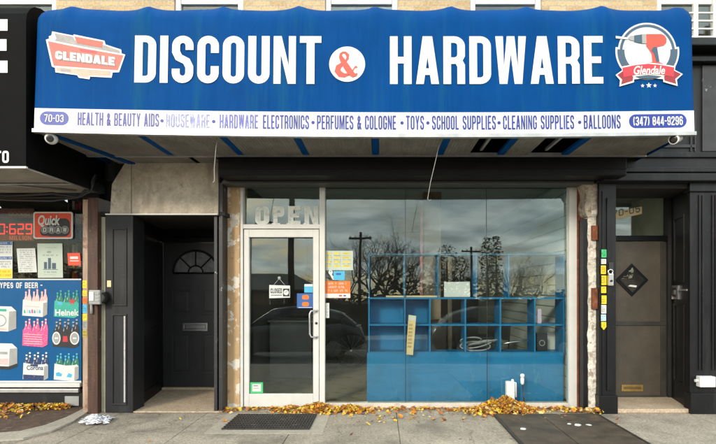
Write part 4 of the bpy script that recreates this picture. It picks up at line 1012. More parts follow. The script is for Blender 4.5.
def d5(q, g):
    q([(.02, .02), (.82, -.04), (.83, .16), (.02, .2)], 5, 5)
    f = plane_at(YS - .0062); bwrite(g, 'Corona', px(27, YS), px(43.5, YS), pz(370, YS), pz(365.3, YS), f, offset=.02, mi=5)
    q([(.3, .52), (.6, .50), (.6, .58), (.3, .6)], 5, 5)
def d6(q, g):
    q([(.1, .16), (.3, .14), (.34, .24), (.2, .32), (.08, .28)], 5, 8); q([(.5, .12), (.7, .1), (.74, .22), (.6, .28)], 5, 8)
pack(22.5, 316, 25, 0, 6, 6, d1); pack(54, 317, 25, 2, 3, 2, d2)
pack(22.5, 346, 25.5, 1, 1, 6, d3); pack(53, 347, 26, 4, 4, 9, d4)
pack(23, 379.5, 25.5, 0, 5, 0, d5); pack(54, 380, 25, 0, 3, 8, d6)
def carton(x, y, w, h, deco):
    g = MB(); q = lambda pts, lay, mi: g.flat([[(px(x + a * w, YS), pz(y - b * h, YS)) for a, b in pts]], plane_at(YS - .003 - lay * .0005), mi)
    q([(0, .02), (.75, -.02), (1, .1), (1, .8), (.85, .98), (.1, 1), (0, .9)], 1, 0); q([(.75, -.02), (1, .1), (1, .8), (.78, .78)], 2, 9); deco(q); return g.build('printed_carton', PM, BP)
carton(-16, 331, 32.5, 25, lambda q: (q([(.1, .8), (.7, .78), (.7, .88), (.1, .9)], 3, 2), q([(.5 + .2 * math.cos(a), .42 + .25 * math.sin(a)) for a in [math.pi * i / 8 for i in range(16)]], 3, 9), q([(.5 + .17 * math.cos(a), .42 + .2 * math.sin(a)) for a in [math.pi * i / 8 for i in range(16)]], 3.5, 0), q([(.1, .05), (.7, .02), (.7, .12), (.1, .15)], 3, 6)))
carton(-17, 369, 34.5, 26, lambda q: (q([(0, .02), (.75, -.02), (1, .1), (1, .22), (.75, .1), (0, .14)], 3, 4), q([(.05, .2), (.74, .16), (.74, .4), (.05, .42)], 3, 6), q([(.35, .58), (.72, .56), (.72, .66), (.35, .68)], 3, 9)))
# red number display
YI = .03
LD = thing('number_display', 'lit red digit lottery jackpot display behind the deli glass', 'display', (-4.8, YI, 1.9))
g = MB(); g.box(px(-16, YI), px(34.2, YI), YI, YI + .05, pz(241, YI), pz(208, YI), .004); g.build('case', m_black_print, LD)
g = MB(); rect(g, -14, 33.5, 208.5, 218, YI - .002, 0); g.build('header_panel', M('dim_red_panel', (.10, .015, .012), .5, .3, 30), LD)
g = MB(); rect(g, -14, 33.5, 234.8, 240.6, YI - .002, 0); g.build('footer_panel', M('dim_red_strip', (.16, .02, .015), .5, .3, 30), LD)
SEG = {'0': 'abcdef', '6': 'acdefg', '2': 'abged', '9': 'abcdfg'}
def seg7(mb, ch, x0, x1, zt, zb, Y):
    w, h, t = x1 - x0, zb - zt, 1.3; m = zt + h / 2
    S_ = dict(a=(x0 + .3, x1 - .3, zt, zt + t), g=(x0 + .3, x1 - .3, m - t / 2, m + t / 2), d=(x0 + .3, x1 - .3, zb - t, zb), f=(x0, x0 + t, zt + .5, m - .4), b=(x1 - t, x1, zt + .5, m - .4), e=(x0, x0 + t, m + .4, zb - .5), c=(x1 - t, x1, m + .4, zb - .5))
    for k in SEG[ch]:
        a, b, c, d = S_[k]; pp(mb, [(a, d), (b, d), (b, c), (a, c)], Y - (.0003 if k in 'agd' else 0), 0)
g = MB()
for ch, a in (('0', -1.5), ('6', 9.2), ('2', 17.4), ('9', 25.6)): seg7(g, ch, a, a + 6.6, 223.6, 234.4, YI - .003)
for z in (226.5, 231): rect(g, 6.2, 7.7, z, z + 1.4, YI - .003, 0)
g.build('led_digits', m_led, LD)
g = MB(); write(g, 'MILLION', px(9.5, YI), px(31.5, YI), pz(240.2, YI), pz(235.8, YI), plane_at(YI - .004), w=.6, s=.18, gap=.14); g.build('led_lettering', M('led_label', (.75, .10, .06), .5), LD)
g = MB()
for k in range(5):
    cx_ = 11 + k * 4.2; g.flat([[(px(cx_ + 2.2 * math.cos(a), YI), pz(217 - 3.2 - 2.2 * math.sin(a), YI)) for a in [2 * math.pi * i / 14 for i in range(14)]], [(px(cx_ + 1.2 * math.cos(a), YI), pz(217 - 3.2 - 1.2 * math.sin(a), YI)) for a in [2 * math.pi * i / 14 for i in range(14)]]], (lambda k: lambda x, z: (x, YI - .004 - k * .0004, z))(k), 0)
g.build('number_rings', M('dull_gold_rings', (.16, .09, .05), .5), LD)
# orange Quick sign
QS = thing('orange_sign', 'orange lottery sign reading Quick with a white border and grey balls', 'sign', (-4.2, YS, 1.9))
g = MB(); x0, x1 = px(34, YS), px(73.3, YS)
g.xz(rr(x0, pz(239, YS), x1, pz(212, YS), .03), YS - .012, .012); g.build('border', m_letter_white, QS)
g = MB(); g.flat([rr(px(35.4, YS), pz(237.6, YS), px(71.8, YS), pz(213.4, YS), .02)], plane_at(YS - .0135)); g.build('face', m_red_orange, QS)
g = MB(); f = plane_at(YS - .0148)
g.flat([rr(px(41, YS), pz(236, YS), px(68.5, YS), pz(226.5, YS), .05)], f); g.flat([rr(px(46, YS), pz(236.6, YS), px(70.8, YS), pz(218.5, YS), .07)], plane_at(YS - .0143)); g.build('shadow_print', m_black_print, QS)
g = MB()
for k in range(4):
    cx_, cy_ = 44.8 + k * 6.7, 229.8; Y_ = YS - .0158 - .0004 * k
    cc = lambda r: [(px(cx_ + r * math.cos(a), Y_), pz(cy_ - r * math.sin(a), Y_)) for a in [2 * math.pi * i / 20 for i in range(20)]]
    g.flat([cc(3.9)], plane_at(Y_), 0); g.flat([cc(3.3)], plane_at(Y_ - .0002), 1)
    write(g, 'DRAW'[k], px(cx_ - 1.7, Y_), px(cx_ + 1.7, Y_), pz(cy_ + 2.1, Y_), pz(cy_ - 2.1, Y_), plane_at(Y_ - .0022), w=.75, s=.2, mi=2)
g.build('ball_print', [m_grey_paint, M('ball_grey', (.10, .10, .10), .5), m_paper], QS)
g = MB(); bwrite(g, 'Quick', px(39, YS), px(61, YS), pz(227.3, YS), pz(215.3, YS), plane_at(YS - .0185), offset=.03, shear=.2); g.build('lettering', m_letter_white, QS)
# papers
def sheet(name, label, cat, a, b, c, d, Y, mat, lines=None, tilt=0, group=None, extra=None):
    if Y == 'pane': Y = LEAN * pz(d, 0) - .0065
    g = panel(name, label, cat, a, b, c, d, Y, mat, .002, group, tilt)
    if lines:
        n, mi = lines
        for i in range(n):
            yy = c + (d - c) * (i + 1) / (n + 1); e = random.uniform(.05, .25)
            scribble(g, a + (b - a) * .12, b - (b - a) * e, yy, min(1.3, (d - c) / (n + 1) * .55), Y - .0006, mi)
    if extra: extra(g, Y) if extra.__code__.co_argcount > 1 else extra(g)
    return tag(g.build(name, [mat, m_slate_print, m_grey_paint, m_yellow, m_navy2, m_letter_white, m_orange, m_red_print]), label, cat, group)
sheet('paper_notice', 'small typed white notice slightly crooked under the red number display', 'notice', 17.5, 36, 248.5, 272.5, YS, m_paper, (11, 1), .012)
def houses(g):
    Y = YS - .0006
    rect(g, 47, 51, 251, 253, Y, 2)
    for a, b, c in ((44, 47, 262), (48, 51, 258), (52, 56, 263)): rect(g, a, b, c, 269, Y, 1)
    rect(g, 43, 58, 269.3, 269.8, Y, 1); scribble(g, 43, 58, 272, 1.4, Y, 1); scribble(g, 44, 57, 274.6, 1.2, Y, 2); scribble(g, 43, 58, 255.2, 1.4, Y, 1); scribble(g, 45, 57, 247.5, 1.3, Y, 2)
sheet('paper_flyer', 'pale printed flyer with a small drawing of a building under the orange sign', 'flyer', 37.6, 62.6, 243.5, 277.8, YS, m_paper_green, None, .004, None, houses)
def lotto(g):
    rect(g, -14, 12, 241.5, 245, YS - .0006, 4); rect(g, -14, 12, 256.5, 259.5, YS - .0006, 4); rect(g, -14, 12, 269, 278, YS - .0006, 3); [scribble(g, -12, 11, q_, 1.6, YS - .0006, 1) for q_ in (247, 249.6, 252.4, 261.6, 264, 266.6)]; [scribble(g, -12, 11, q_, 1.7, YS - .001, 7) for q_ in (271.5, 275)]; [scribble(g, -12, 11, q_, 1.8, YS - .001, 5) for q_ in (243.2, 258)]
sheet('lottery_poster', 'white yellow and blue lottery results poster below the red number display', 'poster', -15, 12.4, 241.4, 278.4, YS, m_paper, None, 0, None, lotto)
sheet('orange_sticker', 'small orange sticker low on the deli glass near the brown post', 'sticker', 67.8, 80.5, 253, 265.5, YS, m_red_orange, None, .006, None, lambda g: (rect(g, 70, 78, 256.5, 259, YS - .0006, 5), rect(g, 70, 79, 260.5, 261.3, YS - .0006, 5)))

# brown timber post with stickers, electricity box
PT = thing('timber_post', 'weathered brown timber post between the beer poster and the black doorway', 'post', (-3.5, -.3, 0))
yq = -.32
g = MB(); g.box(px(87.5, yq), px(97.6, yq), yq, -.02, 0, 2.62, .006); g.build('brown_face', m_brownwood, PT)
g = MB(); g.box(px(82, yq), px(87.3, yq), yq + .012, -.02, 0, 2.60, .006); g.build('lit_edge', m_tanwood, PT)  # sunlight on this side is put into its tan colour
g = MB(); g.box(px(97.8, -.25), px(104.8, -.25), -.24, 0, 0, 2.40, .004); g.build('render_strip', m_concrete_strip, PT)
stick = [('yellow', 280.5, 288, m_yellow, 'bright yellow sticker, topmost of the stack on the timber post'), ('yellow', 290.5, 296, m_yellow, 'yellow sticker beside the electricity box on the timber post'),
         ('white', 297.5, 303.5, m_orange, 'small orange sticker just below the electricity box on the timber post'), ('pale', 304.5, 313, m_cyan, 'pale blue sticker on the timber post beside the green beer carton'),
         ('yellow', 314, 320.5, m_yellow, 'yellow sticker directly under the pale blue one on the timber post'), ('dark', 321, 329, m_grey_paint, 'grey barcode sticker on the timber post'), ('dull', 330, 337, M('dull_yellow', (.42, .32, .05), .6), 'dirty dull yellow sticker, lowest on the timber post')]
for n_, a, b, mt, lab in stick:
    g = MB(); Y_ = yq + .0105; x0, x1 = px(82.6, Y_), px(87, Y_)
    g.box(x0, x1, Y_ - .002, Y_ + .0005, pz(b, Y_), pz(a, Y_))
    for k in range(3):
        scribble(g, 82.9, 86.4, a + (b - a) * (.24 + .24 * k), min(1.3, (b - a) * .16), Y_ - .0028, 1)
    tag(g.build('sticker', [mt, m_black_print]), lab, 'sticker', 'stickers on the timber post')
EB = thing('electricity_box', 'grey electricity meter box with short conduit on the brown timber post', 'meter box', (-3.45, -.36, 1.35))
ye = -.42
g = MB(); g.box(px(88.5, ye), px(100, ye), ye, yq, pz(304.5, ye), pz(290, ye), .012); g.build('box', m_grey_paint, EB)
g = MB(); g.box(px(89.5, ye), px(94, ye), ye - .012, ye, pz(301, ye), pz(292, ye), .005); g.build('cover', m_white_plastic, EB)
g = MB()
for z in (292.5, 296, 299.5):
    g.box(px(95, ye), px(99.2, ye), ye - .006, ye, pz(z + 2.2, ye), pz(z, ye), .003)
g.build('breakers', m_grey_paint, EB)
g = MB(); g.tube([(px(92.5, yq), yq - .02, pz(304, ye)), (px(92.5, yq), yq - .02, pz(314, ye))], .016, 8); g.build('conduit', m_grey_paint, EB)
g = MB(); g.lathe([(.075, 0), (.075, .12), (.06, .14)], (px(103, -.3), -.26, pz(298, -.3)), (0, -1, 0), 20); g.build('meter_housing', m_dark_plastic, EB)
g = MB(); g.box(px(106.5, -.3), px(110.5, -.3), -.290, -.281, pz(287, -.3), pz(280.5, -.3), .002); tag(g.build('notice_tag', m_paper_cream), 'small cream paper tag stuck on the black pilaster above the meter box', 'tag')

# stickers, lock, intercom and white box by the second doorway
st2 = [('green', 249.5, 257.5, m_green, 'green sticker, topmost of the column on the black pilaster'), ('a', 259, 264, m_paper, 'small white sticker right below the green one on the pilaster'), ('b', 265.5, 274, m_yellow, 'yellow sticker level with the top of the silver lock on the pilaster'), ('c', 275.5, 285, m_yellow, 'larger yellow sticker level with the bottom of the silver lock'),
       ('d', 286.5, 293, m_yellow, 'torn yellow sticker just below the silver lock'), ('e', 295.5, 304, m_yellow, 'yellow locksmith sticker above the black and white one'), ('f', 305, 313.5, m_paper, 'black and white sticker low on the pilaster'), ('g', 314.5, 321, m_skyblue_print, 'pale blue sticker above the lowest yellow sticker'), ('h', 322, 330, m_yellow, 'pointed yellow sticker, lowest of the column on the pilaster')]
for i, (n_, a, b, mt, lab) in enumerate(st2):
    Y_ = YQ - .0205; g = MB(); x0, x1 = px(601.2, Y_) , px(606.2, Y_); s_ = random.uniform(-.004, .004)
    if n_ == 'h': g.xz([(x0, pz(b - 3, Y_)), ((x0 + x1) / 2, pz(b, Y_)), (x1, pz(b - 3, Y_)), (x1, pz(a, Y_)), (x0, pz(a, Y_))], Y_ - .002, .0025)
    else: g.box(x0 + s_, x1 + s_, Y_ - .002, Y_ + .0005, pz(b, Y_), pz(a, Y_))
    for k in range(3):
        scribble(g, 601.6, 605.4, a + (b - a) * (.24 + .24 * k), min(1.6, (b - a) * .18), Y_ - .0028, 1)
    tag(g.build('sticker', [mt, m_black_print]), lab, 'sticker', 'stickers on the black pilaster')
# backing for the stickers
LK = thing('door_lock', 'silver padlocked hasp on the black pilaster beside the stickers', 'lock', (2.8, YQ - .03, 1.6))
yl = YQ - .02
g = MB(); g.box(px(606.8, yl), px(611.8, yl), yl - .05, yl, pz(286, yl), pz(273.5, yl), .012); g.build('lock_body', m_steel, LK)
g = MB(); g.ring((px(609.3, yl), yl - .03, pz(272, yl)), (0, 1, 0), .028, .008, 20, 8); g.build('shackle', m_chrome, LK)
g = MB(); g.lathe([(.014, 0), (.014, .01)], (px(609.3, yl), yl - .05, pz(281, yl)), (0, -1, 0), 12); g.build('keyhole', m_dark_plastic, LK)
g = MB(); g.box(px(608, yl), px(612.5, yl), yl - .03, yl, pz(271, yl), pz(262.5, yl), .01); tag(g.build('lock_box', m_dark_plastic), 'small black lock cover on the pilaster above the silver lock', 'lock')
IC = thing('intercom', 'silver intercom panel on the dark side wall of the numbered doorway', 'intercom', tuple(onwall(.65, 1.5)))
g = MB(); wallbox(g, .50, .86, 1.38, 1.56, .02); g.build('plate', m_steel, IC)
g = MB(); wallbox(g, .56, .80, 1.41, 1.53, .026); g.build('speaker_grille', m_dark_plastic, IC)
g = MB(); wallbox(g, .62, .72, 1.44, 1.50, .032); g.build('button', m_steel, IC)
g = MB(); wallbox(g, .05, .50, 1.49, 1.51, .016); g.build('conduit', m_alu, IC)
ywb = YQ - .036
WB = thing('junction_box', 'white plastic junction box low on the black pilaster by the street', 'junction box', (px(706, ywb), ywb, .35))
g = MB(); g.box(px(697.5, ywb), px(713, ywb), ywb - .05, ywb + .03, pz(386.5, ywb), pz(376, ywb), .008); g.build('box', m_white_plastic, WB)
g = MB(); g.tube([(px(694.5, ywb), ywb - .01, pz(380.5, ywb)), (px(697.6, ywb), ywb - .01, pz(380.5, ywb))], .018, 10); g.build('conduit_stub', m_white_plastic, WB)
g = MB(); g.box(px(699.5, ywb), px(711, ywb), ywb - .056, ywb - .05, pz(385, ywb), pz(377.5, ywb), .003); g.build('lid', m_white_plastic, WB)

# security cameras under the awning corners
def camera(loc, aim, label):
    C_ = thing('security_camera', label, 'security camera', loc, 'security cameras under the blue awning'); L0 = Vector(loc); a = Vector(aim).normalized()
    g = MB(); g.lathe([(.05, 0), (.05, -.012), (.022, -.02), (.018, -.06)], L0 + Vector((0, 0, .10)), (0, 0, 1), 18); g.build('bracket', m_white_plastic, C_)
    return C_, L0, a
C_, L0, a = camera((px(46.5, YF), YF + .07, pz(136.3, YF)), (.35, -.9, -.3), 'white ball security camera under the awning corner nearest the black awning')
g = MB(); g.lathe([(.058 * math.sin(R(t)), -.058 * math.cos(R(t))) for t in range(0, 151, 10)], L0, a, 22); g.build('camera_ball', m_white_plastic, C_)
g = MB(); g.lathe([(.03, .035), (.034, .054), (.03, .062), (.012, .058)], L0, a, 18); g.build('lens', m_dark_plastic, C_)
C_, L0, a = camera((px(681, YF), YF + .07, pz(138, YF)), (-.75, -.6, -.35), 'white bullet security camera under the awning corner nearest the window guard')
g = MB(); g.lathe([(.03, -.07), (.042, -.05), (.044, .06), (.048, .062), (.048, .085), (.040, .086)], L0 + Vector((0, 0, .02)), a, 20); g.build('camera_body', m_white_plastic, C_)
g = MB(); g.lathe([(.038, .075), (.038, .0875), (.01, .0875)], L0 + Vector((0, 0, .02)), a, 18); g.build('lens', m_dark_plastic, C_)
# loose wires hanging from the soffit
m_wire = M('dull_wire', (.36, .35, .33), .6)
g = MB(); yw = -1.0
g.tube([(px(217, -1.3), -1.28, 3.05), (px(216, -1.25), -1.25, 2.95), (px(215, -1.2), -1.22, 2.75), (px(214.5, -1.2), -1.2, 2.62), (px(213, -1.2), -1.21, 2.60)], .0042, 6)
tag(g.build('hanging_wire', m_wire), 'short white wire hanging straight down near the dark fanlight doorway', 'wire')
g = MB(); g.tube([(px(441, -1.3), -1.28, 3.05), (px(437, -1.22), -1.2, 2.88), (px(431, -1.2), -1.16, 2.62), (px(428.5, -1.15), -1.15, 2.50), (px(427.5, -1.15), -1.16, 2.44), (px(430, -1.15), -1.15, 2.425), (px(431, -1.15), -1.15, 2.44)], .0032, 6)
tag(g.build('hanging_wire', m_wire), 'thin slanting wire with a hooked end hanging before the display window', 'wire')
g = MB()
for dx_, r_ in ((0, .016), (.05, .010), (.09, .013)):
    g.tube([(-5.2, -.5 - dx_, kz0 - .01 - dx_), (-4.4, -.45, kz0 - .10 - dx_ * .5), (-3.9, -.42, kz0 - .06 - dx_), (-3.62, -.38, kz0 - .10), (-3.5, -.34, kz0 - .03 + dx_), (-3.46, -.3, 2.9)], r_, 6)
tag(g.build('cable_bundle', m_dark_plastic), 'sagging dark cable bundle under the black awning by the timber post', 'cable')

# ------------------------------------------------------------------ display window contents
YB = .14
U = thing('shelving_unit', 'bright blue shelving unit with solid lower panel behind the display window', 'shelving', (px(468, YB), YB, 0))
zb = [pz(q, YB) for q in (402.5, 353, 325, 298.3, 254.3)]
dp = .30
for a, b in ((367, 405.3), (405.9, 487), (487.6, 563.5)):
    g = MB(); g.box(px(a, YB), px(b, YB), YB, YB + .02, .012, zb[1], .002); g.build('front_panel', m_shelf, U)
for i, z in enumerate(zb[1:]):
    t = .022 if i < 3 else .014
    g = MB(); g.box(px(368, YB), px(565, YB), YB + (0 if i else .0205), YB + dp, z - t / 2, z + t / 2, .002); g.build('shelf', m_shelf if i < 3 else m_shelf_deep, U)
def upright(p, i0, i1, th=.02, mat=m_shelf):
    g = MB(); x = px(p, YB); g.box(x - th / 2, x + th / 2, YB + .003, YB + dp - .004, zb[i0] + .0125, zb[i1] - .0125, .002); g.build('upright', mat, U)
for p in (369, 404.5, 438, 476.5, 509, 564): upright(p, 3, 4, .013)
for p in (369, 405, 430, 465.5, 500.5, 535, 564): upright(p, 2, 3); upright(p, 1, 2)
g = MB(); g.box(px(369, YB), px(430, YB), YB + dp - .003, YB + dp + .012, zb[1], zb[3] - .012); g.build('back_panel', m_shelf, U)
g = MB(); g.box(px(476.5, YB) , px(535, YB), YB + dp - .003, YB + dp + .012, .012, zb[1]); g.build('back_panel', m_shelf, U)
# loose things on the shelves
g = MB(); q = YB + .1; g.prism([(px(444, q), q, pz(297.8, q) + .012), (px(470, q), q, pz(297.8, q) + .012), (px(471, q), q + .08, pz(281.5, q)), (px(445, q), q + .08, pz(282, q))], (0, .004, 0)); tag(g.build('white_card', m_paper), 'blank white card leaning on the upper blue shelf', 'card')
g = MB(); g.box(px(386, YB + .05), px(440, YB + .05), YB + .05, YB + .26, zb[3] + .0125, zb[3] + .034, .003); tag(g.build('flat_carton', m_paper_cream), 'long flat cream carton lying on the upper blue shelf', 'carton')
g = MB(); q = .038; g.xz([(px(406, q), pz(354.5, q)), (px(413, q), pz(355, q)), (px(416.2, q), pz(316, q)), (px(408.6, q), pz(314.8, q))], q, .002)
for k in range(7):
    z = 324 + k * 3.6; pp(g, [(408.5 - k * .2, z + 2), (412.5 - k * .2, z + 2.2), (413 - k * .2, z), (409 - k * .2, z - .2)], q - .001, 1)
pp(g, [(408.8, 320), (415, 320.6), (415.5, 316), (409, 315)], q - .001, 2); tag(g.build('paper_strip', [m_paper_cream, M('faded_ink', (.50, .34, .12), .6), m_paper]), 'long yellowed paper strip taped inside the display window', 'paper strip')
q = YB + .12
g = MB(); g.box(px(537.5, q), px(541.5, q), q, q + .03, zb[2] + .0125, pz(309, q), .003); tag(g.build('price_card', M('lilac_card', (.62, .50, .62), .6)), 'small pink and lilac card standing on the middle blue shelf', 'card')
g = MB(); g.box(px(547, q + .25), px(569, q + .25), q + .25, q + .30, zb[1] - .2, pz(332, q + .25), .004); tag(g.build('white_board', M('white_board', (.62, .66, .62), .5)), 'pale board behind the lowest shelf opening next to the wall of slats', 'board')
BX = thing('black_speaker', 'small black box with round grille on the lowest blue shelf', 'speaker', (px(542, q), q, zb[1]))
g = MB(); g.box(px(537, q), px(547.5, q), q, q + .13, zb[1] + .0125, pz(333.5, q), .006); g.build('cabinet', m_dark_plastic, BX)
g = MB(); g.ring((px(542, q), q - .002, pz(343, q)), (0, 1, 0), .035, .006); g.build('grille_ring', m_grey_paint, BX)
CO = thing('coiled_hose', 'heap of grey coiled hose lying on the lowest blue shelf', 'hose', (px(482, q), q, zb[1]))
g = MB()
for cx_, rx, rz_, k in ((476, .20, .055, 0), (480, .17, .05, 1), (486, .22, .04, 2), (472, .14, .045, 3)):
    n = 40; g.tube([(px(cx_, q) + rx * math.cos(2 * math.pi * i / n), q + .05 + .05 * math.sin(2 * math.pi * i / n) + .01 * k, zb[1] + .07 + .025 * k + rz_ * math.sin(2 * math.pi * i / n + k)) for i in range(n + 1)], .011, 6)
g.build('hose', m_grey_paint, CO)
g = MB(); g.tube([(px(497, q), q, zb[1] + .09), (px(512, q), q, zb[1] + .13), (px(528, q), q - .04, zb[1] + .16)], .012, 8); g.build('nozzle', m_steel, CO)
m_mdf = M('raw_board', (.22, .17, .11), .7, .2, 6)
g = MB(); g.box(px(448, 1.0), px(452, 1.0), 1.0, 1.04, .012, pz(255, 1.0), .004); tag(g.build('leaning_board', m_mdf), 'narrow raw board standing behind the white card in the shop', 'board')
g = MB(); g.box(px(432, .95), px(446, .95), .95, 1.35, .012, 1.05, .006); tag(g.build('cardboard_box', M('dim_cardboard', (.16, .12, .08), .8, .2, 6)), 'tall cardboard box behind the middle shelf openings', 'box')
g = MB(); g.box(px(466, .8), px(494, .8), .8, 1.3, .012, .82, .006); tag(g.build('dark_crate', m_dark_plastic), 'low black crate behind the lowest shelf openings', 'crate')
# dark chairs and a floor stand deeper in the shop
def chair(x, y, rot, label):
    t_ = thing('folding_chair', label, 'chair', (0, 0, 0), 'chairs inside the empty shop')
    for s_ in (-1, 1):
        g = MB(); g.tube([(s_ * .2, -.2, 0), (s_ * .2, .14, .46), (s_ * .2, .22, .9)], .012, 8); g.build('leg', m_dark_plastic, t_)
        g = MB(); g.tube([(s_ * .19, .25, 0), (s_ * .19, -.18, .46)], .012, 8); g.build('leg', m_dark_plastic, t_)
    g = MB(); g.box(-.2, .2, -.2, .19, .44, .475, .01); g.build('seat', m_dark_plastic, t_)
    g = MB(); g.box(-.2, .2, .18, .21, .64, .90, .01); g.build('backrest', m_dark_plastic, t_)
    t_.location = (x, y, .012); t_.rotation_euler = (0, 0, rot); return t_
chair(1.15, 1.55, .5, 'dark folding chair seen through the middle of the blue shelves')
chair(1.9, 1.9, -.7, 'dark folding chair near the pale slat wall inside the shop')
g = MB(); g.tube([(px(421.5, .75), .75, .012), (px(421.5, .75), .75, 2.75)], .022, 12); tag(g.build('pink_pole', m_pinktube), 'pink floor to ceiling pole inside the shop behind the blue shelves', 'pole')
CR = thing('counter', 'grey empty shop counter standing behind the shop door', 'counter', (-1.6, 2.2, 0))
g = MB(); g.box(-1.85, -1.15, 1.9, 2.6, .012, .96, .008); g.build('body', M('counter_grey', (.14, .14, .14), .6), CR)
g = MB(); g.box(-1.88, -1.12, 1.87, 2.63, .962, .99, .008); g.build('counter_top', m_grey_paint, CR)
# bicycle in the shop
BK = thing('bicycle', 'black bicycle parked inside the shop behind the glass door', 'bicycle', (-1.05, 3.0, .012))
wy, wr = 3.0, .335; c1, c2 = (-1.60, wy, .35), (-.55, wy, .35)
for c_ in (c1, c2):
    g = MB(); g.ring(c_, (0, 1, 0), wr - .02, .02, 36, 8); w_ = g.build('wheel', m_tire, BK)
    g = MB()
    for k in range(14): a = 2 * math.pi * k / 14; g.tube([c_, (c_[0] + (wr - .03) * math.cos(a), wy, c_[2] + (wr - .03) * math.sin(a))], .002, 4, cap=False)
    g.lathe([(.02, -.04), (.02, .04)], c_, (0, 1, 0), 10); s_ = g.build('spokes', m_steel, w_); s_.location = (0, 0, 0)
g = MB(); bb = (-1.13, wy, .30); st_ = (-1.28, wy, .80); hd = (-.72, wy, .82)
for a, b in ((bb, st_), (bb, hd), (st_, hd), (c1, st_), (c1, bb), (hd, c2)): g.tube([a, b], .016, 8)
g.tube([hd, (-.76, wy, .98)], .014, 8); g.build('frame', m_dark_plastic, BK)
g = MB(); g.tube([(-.70, wy - .28, .99), (-.76, wy - .2, 1.0), (-.76, wy + .2, 1.0), (-.70, wy + .28, .99)], .012, 8); g.build('handlebar', m_dark_plastic, BK)
g = MB(); g.tube([(-1.45, wy, .93), (-1.36, wy, .95), (-1.22, wy, .93), (-1.12, wy, .92)], [.05, .07, .04, .02], 10); g.tube([st_, (-1.31, wy, .92)], .013, 8); g.build('saddle', m_dark_plastic, BK)
g = MB(); g.ring(bb, (0, 1, 0), .085, .008, 24, 6); g.tube([bb, (-1.13, wy - .05, .14)], .01, 6); g.build('crank', m_steel, BK)

# stickers and signs on the door and first pane
yd = LEAN * 1.5 - .009
CS = thing('closed_sign', 'white clock sign reading CLOSED hanging by a string inside the glass door', 'sign', (px(279.5, yd), yd, 1.5))
g = MB(); g.xz([(px(269.3, yd), pz(298.2, yd)), (px(290, yd), pz(297.6, yd)), (px(290, yd), pz(285.6, yd)), (px(269.3, yd), pz(285, yd))], yd - .003, .003); g.build('board', m_paper, CS)
g = MB(); write(g, 'CLOSED', px(270.6, yd), px(282, yd), pz(293.3, yd), pz(288.3, yd), plane_at(yd - .0045), w=.6, s=.2, gap=.12); g.build('lettering', m_black_print, CS)
g = MB(); rect(g, 271, 282, 294.8, 295.5, yd - .0045, 0); rect(g, 283, 289.4, 288.6, 296.4, yd - .0045, 0); g.build('clock_panel', m_black_print, CS)
g = MB(); g.flat([[(px(286.2, yd) + .034 * math.cos(a), pz(292.5, yd) + .034 * math.sin(a)) for a in [2 * math.pi * i / 20 for i in range(20)]]], plane_at(yd - .0055)); g.build('clock_face', m_paper, CS)
g = MB(); g.tube([(px(286.2, yd), yd - .007, pz(292.5, yd)), (px(287.6, yd), yd - .007, pz(290.6, yd))], .002, 4); g.tube([(px(286.2, yd), yd - .007, pz(292.5, yd)), (px(284.8, yd), yd - .007, pz(291.6, yd))], .002, 4); g.build('clock_hand', m_black_print, CS)
g = MB(); g.tube([(px(273.5, yd), yd - .003, pz(285.3, yd)), (px(279.3, yd), yd - .006, pz(278.6, yd)), (px(285.5, yd), yd - .003, pz(285.6, yd))], .0022, 5); g.build('string', m_paper, CS)
g = MB(); g.lathe([(.022, 0), (.018, .006), (.006, .014)], (px(279.3, yd), yd, pz(278, yd)), (0, -1, 0), 14); g.build('suction_hook', m_alu, CS)
sheet('blue_sticker', 'small pale blue sticker near the top of the door stile', 'sticker', 304.3, 313, 284, 292.6, 'pane', m_cyan, None, 0, None, lambda g, yd: rect(g, 304.5, 312.8, 284.2, 286.4, yd - .0006, 5))
sheet('navy_sticker', 'square navy sticker with two orange badges beside the door handle', 'sticker', 297, 313.2, 293.4, 308.2, 'pane', m_navy2, None, 0, None, lambda g, yd: (g.flat([rr(px(302, yd), pz(299.5, yd), px(309, yd), pz(295, yd), .025)], plane_at(yd - .0008), 6), g.flat([rr(px(302, yd), pz(306.3, yd), px(309, yd), pz(302, yd), .025)], plane_at(yd - .0008), 6), rect(g, 298.5, 312, 307.2, 307.7, yd - .0008, 5)))
sheet('green_sticker', 'green framed white sticker at the bottom corner of the glass door', 'sticker', 250, 263, 382.3, 393.2, 'pane', m_green, None, 0, None, lambda g, yd: (rect(g, 252.2, 261, 384, 391.4, yd - .0008, 5), rect(g, 253.5, 258, 385.5, 386.2, yd - .0012, 1), rect(g, 253.5, 259, 388, 388.6, yd - .0012, 2)))
def hours(g, yd):
    for i, (a, b) in enumerate(((327, 332), (334, 341), (343, 351))):
        for k in range(7): scribble(g, a, b, 253.4 + k * 2.1, 1.3, yd - .0006, 1 if (i + k) % 3 else 2); (k % 2 == 0 and rect(g, a - .3, b - 1, 253.4 + k * 2.1 - .9, 253.4 + k * 2.1 + .9, yd - .0003, 3))
sheet('price_list', 'pale green price list with yellow entries on the narrow window pane', 'notice', 325.8, 353, 250.8, 270.2, 'pane', m_paper_green, None, 0, None, hours)
sheet('key_sticker', 'sky blue sticker above the orange sign on the narrow window pane', 'sticker', 333.5, 344.8, 271, 280.2, 'pane', m_cyan, None, 0, None, lambda g, yd: rect(g, 336, 341, 273, 275, yd - .0006, 4))
g = MB(); kx, kz_ = px(330.6, yd), pz(272.3, yd)
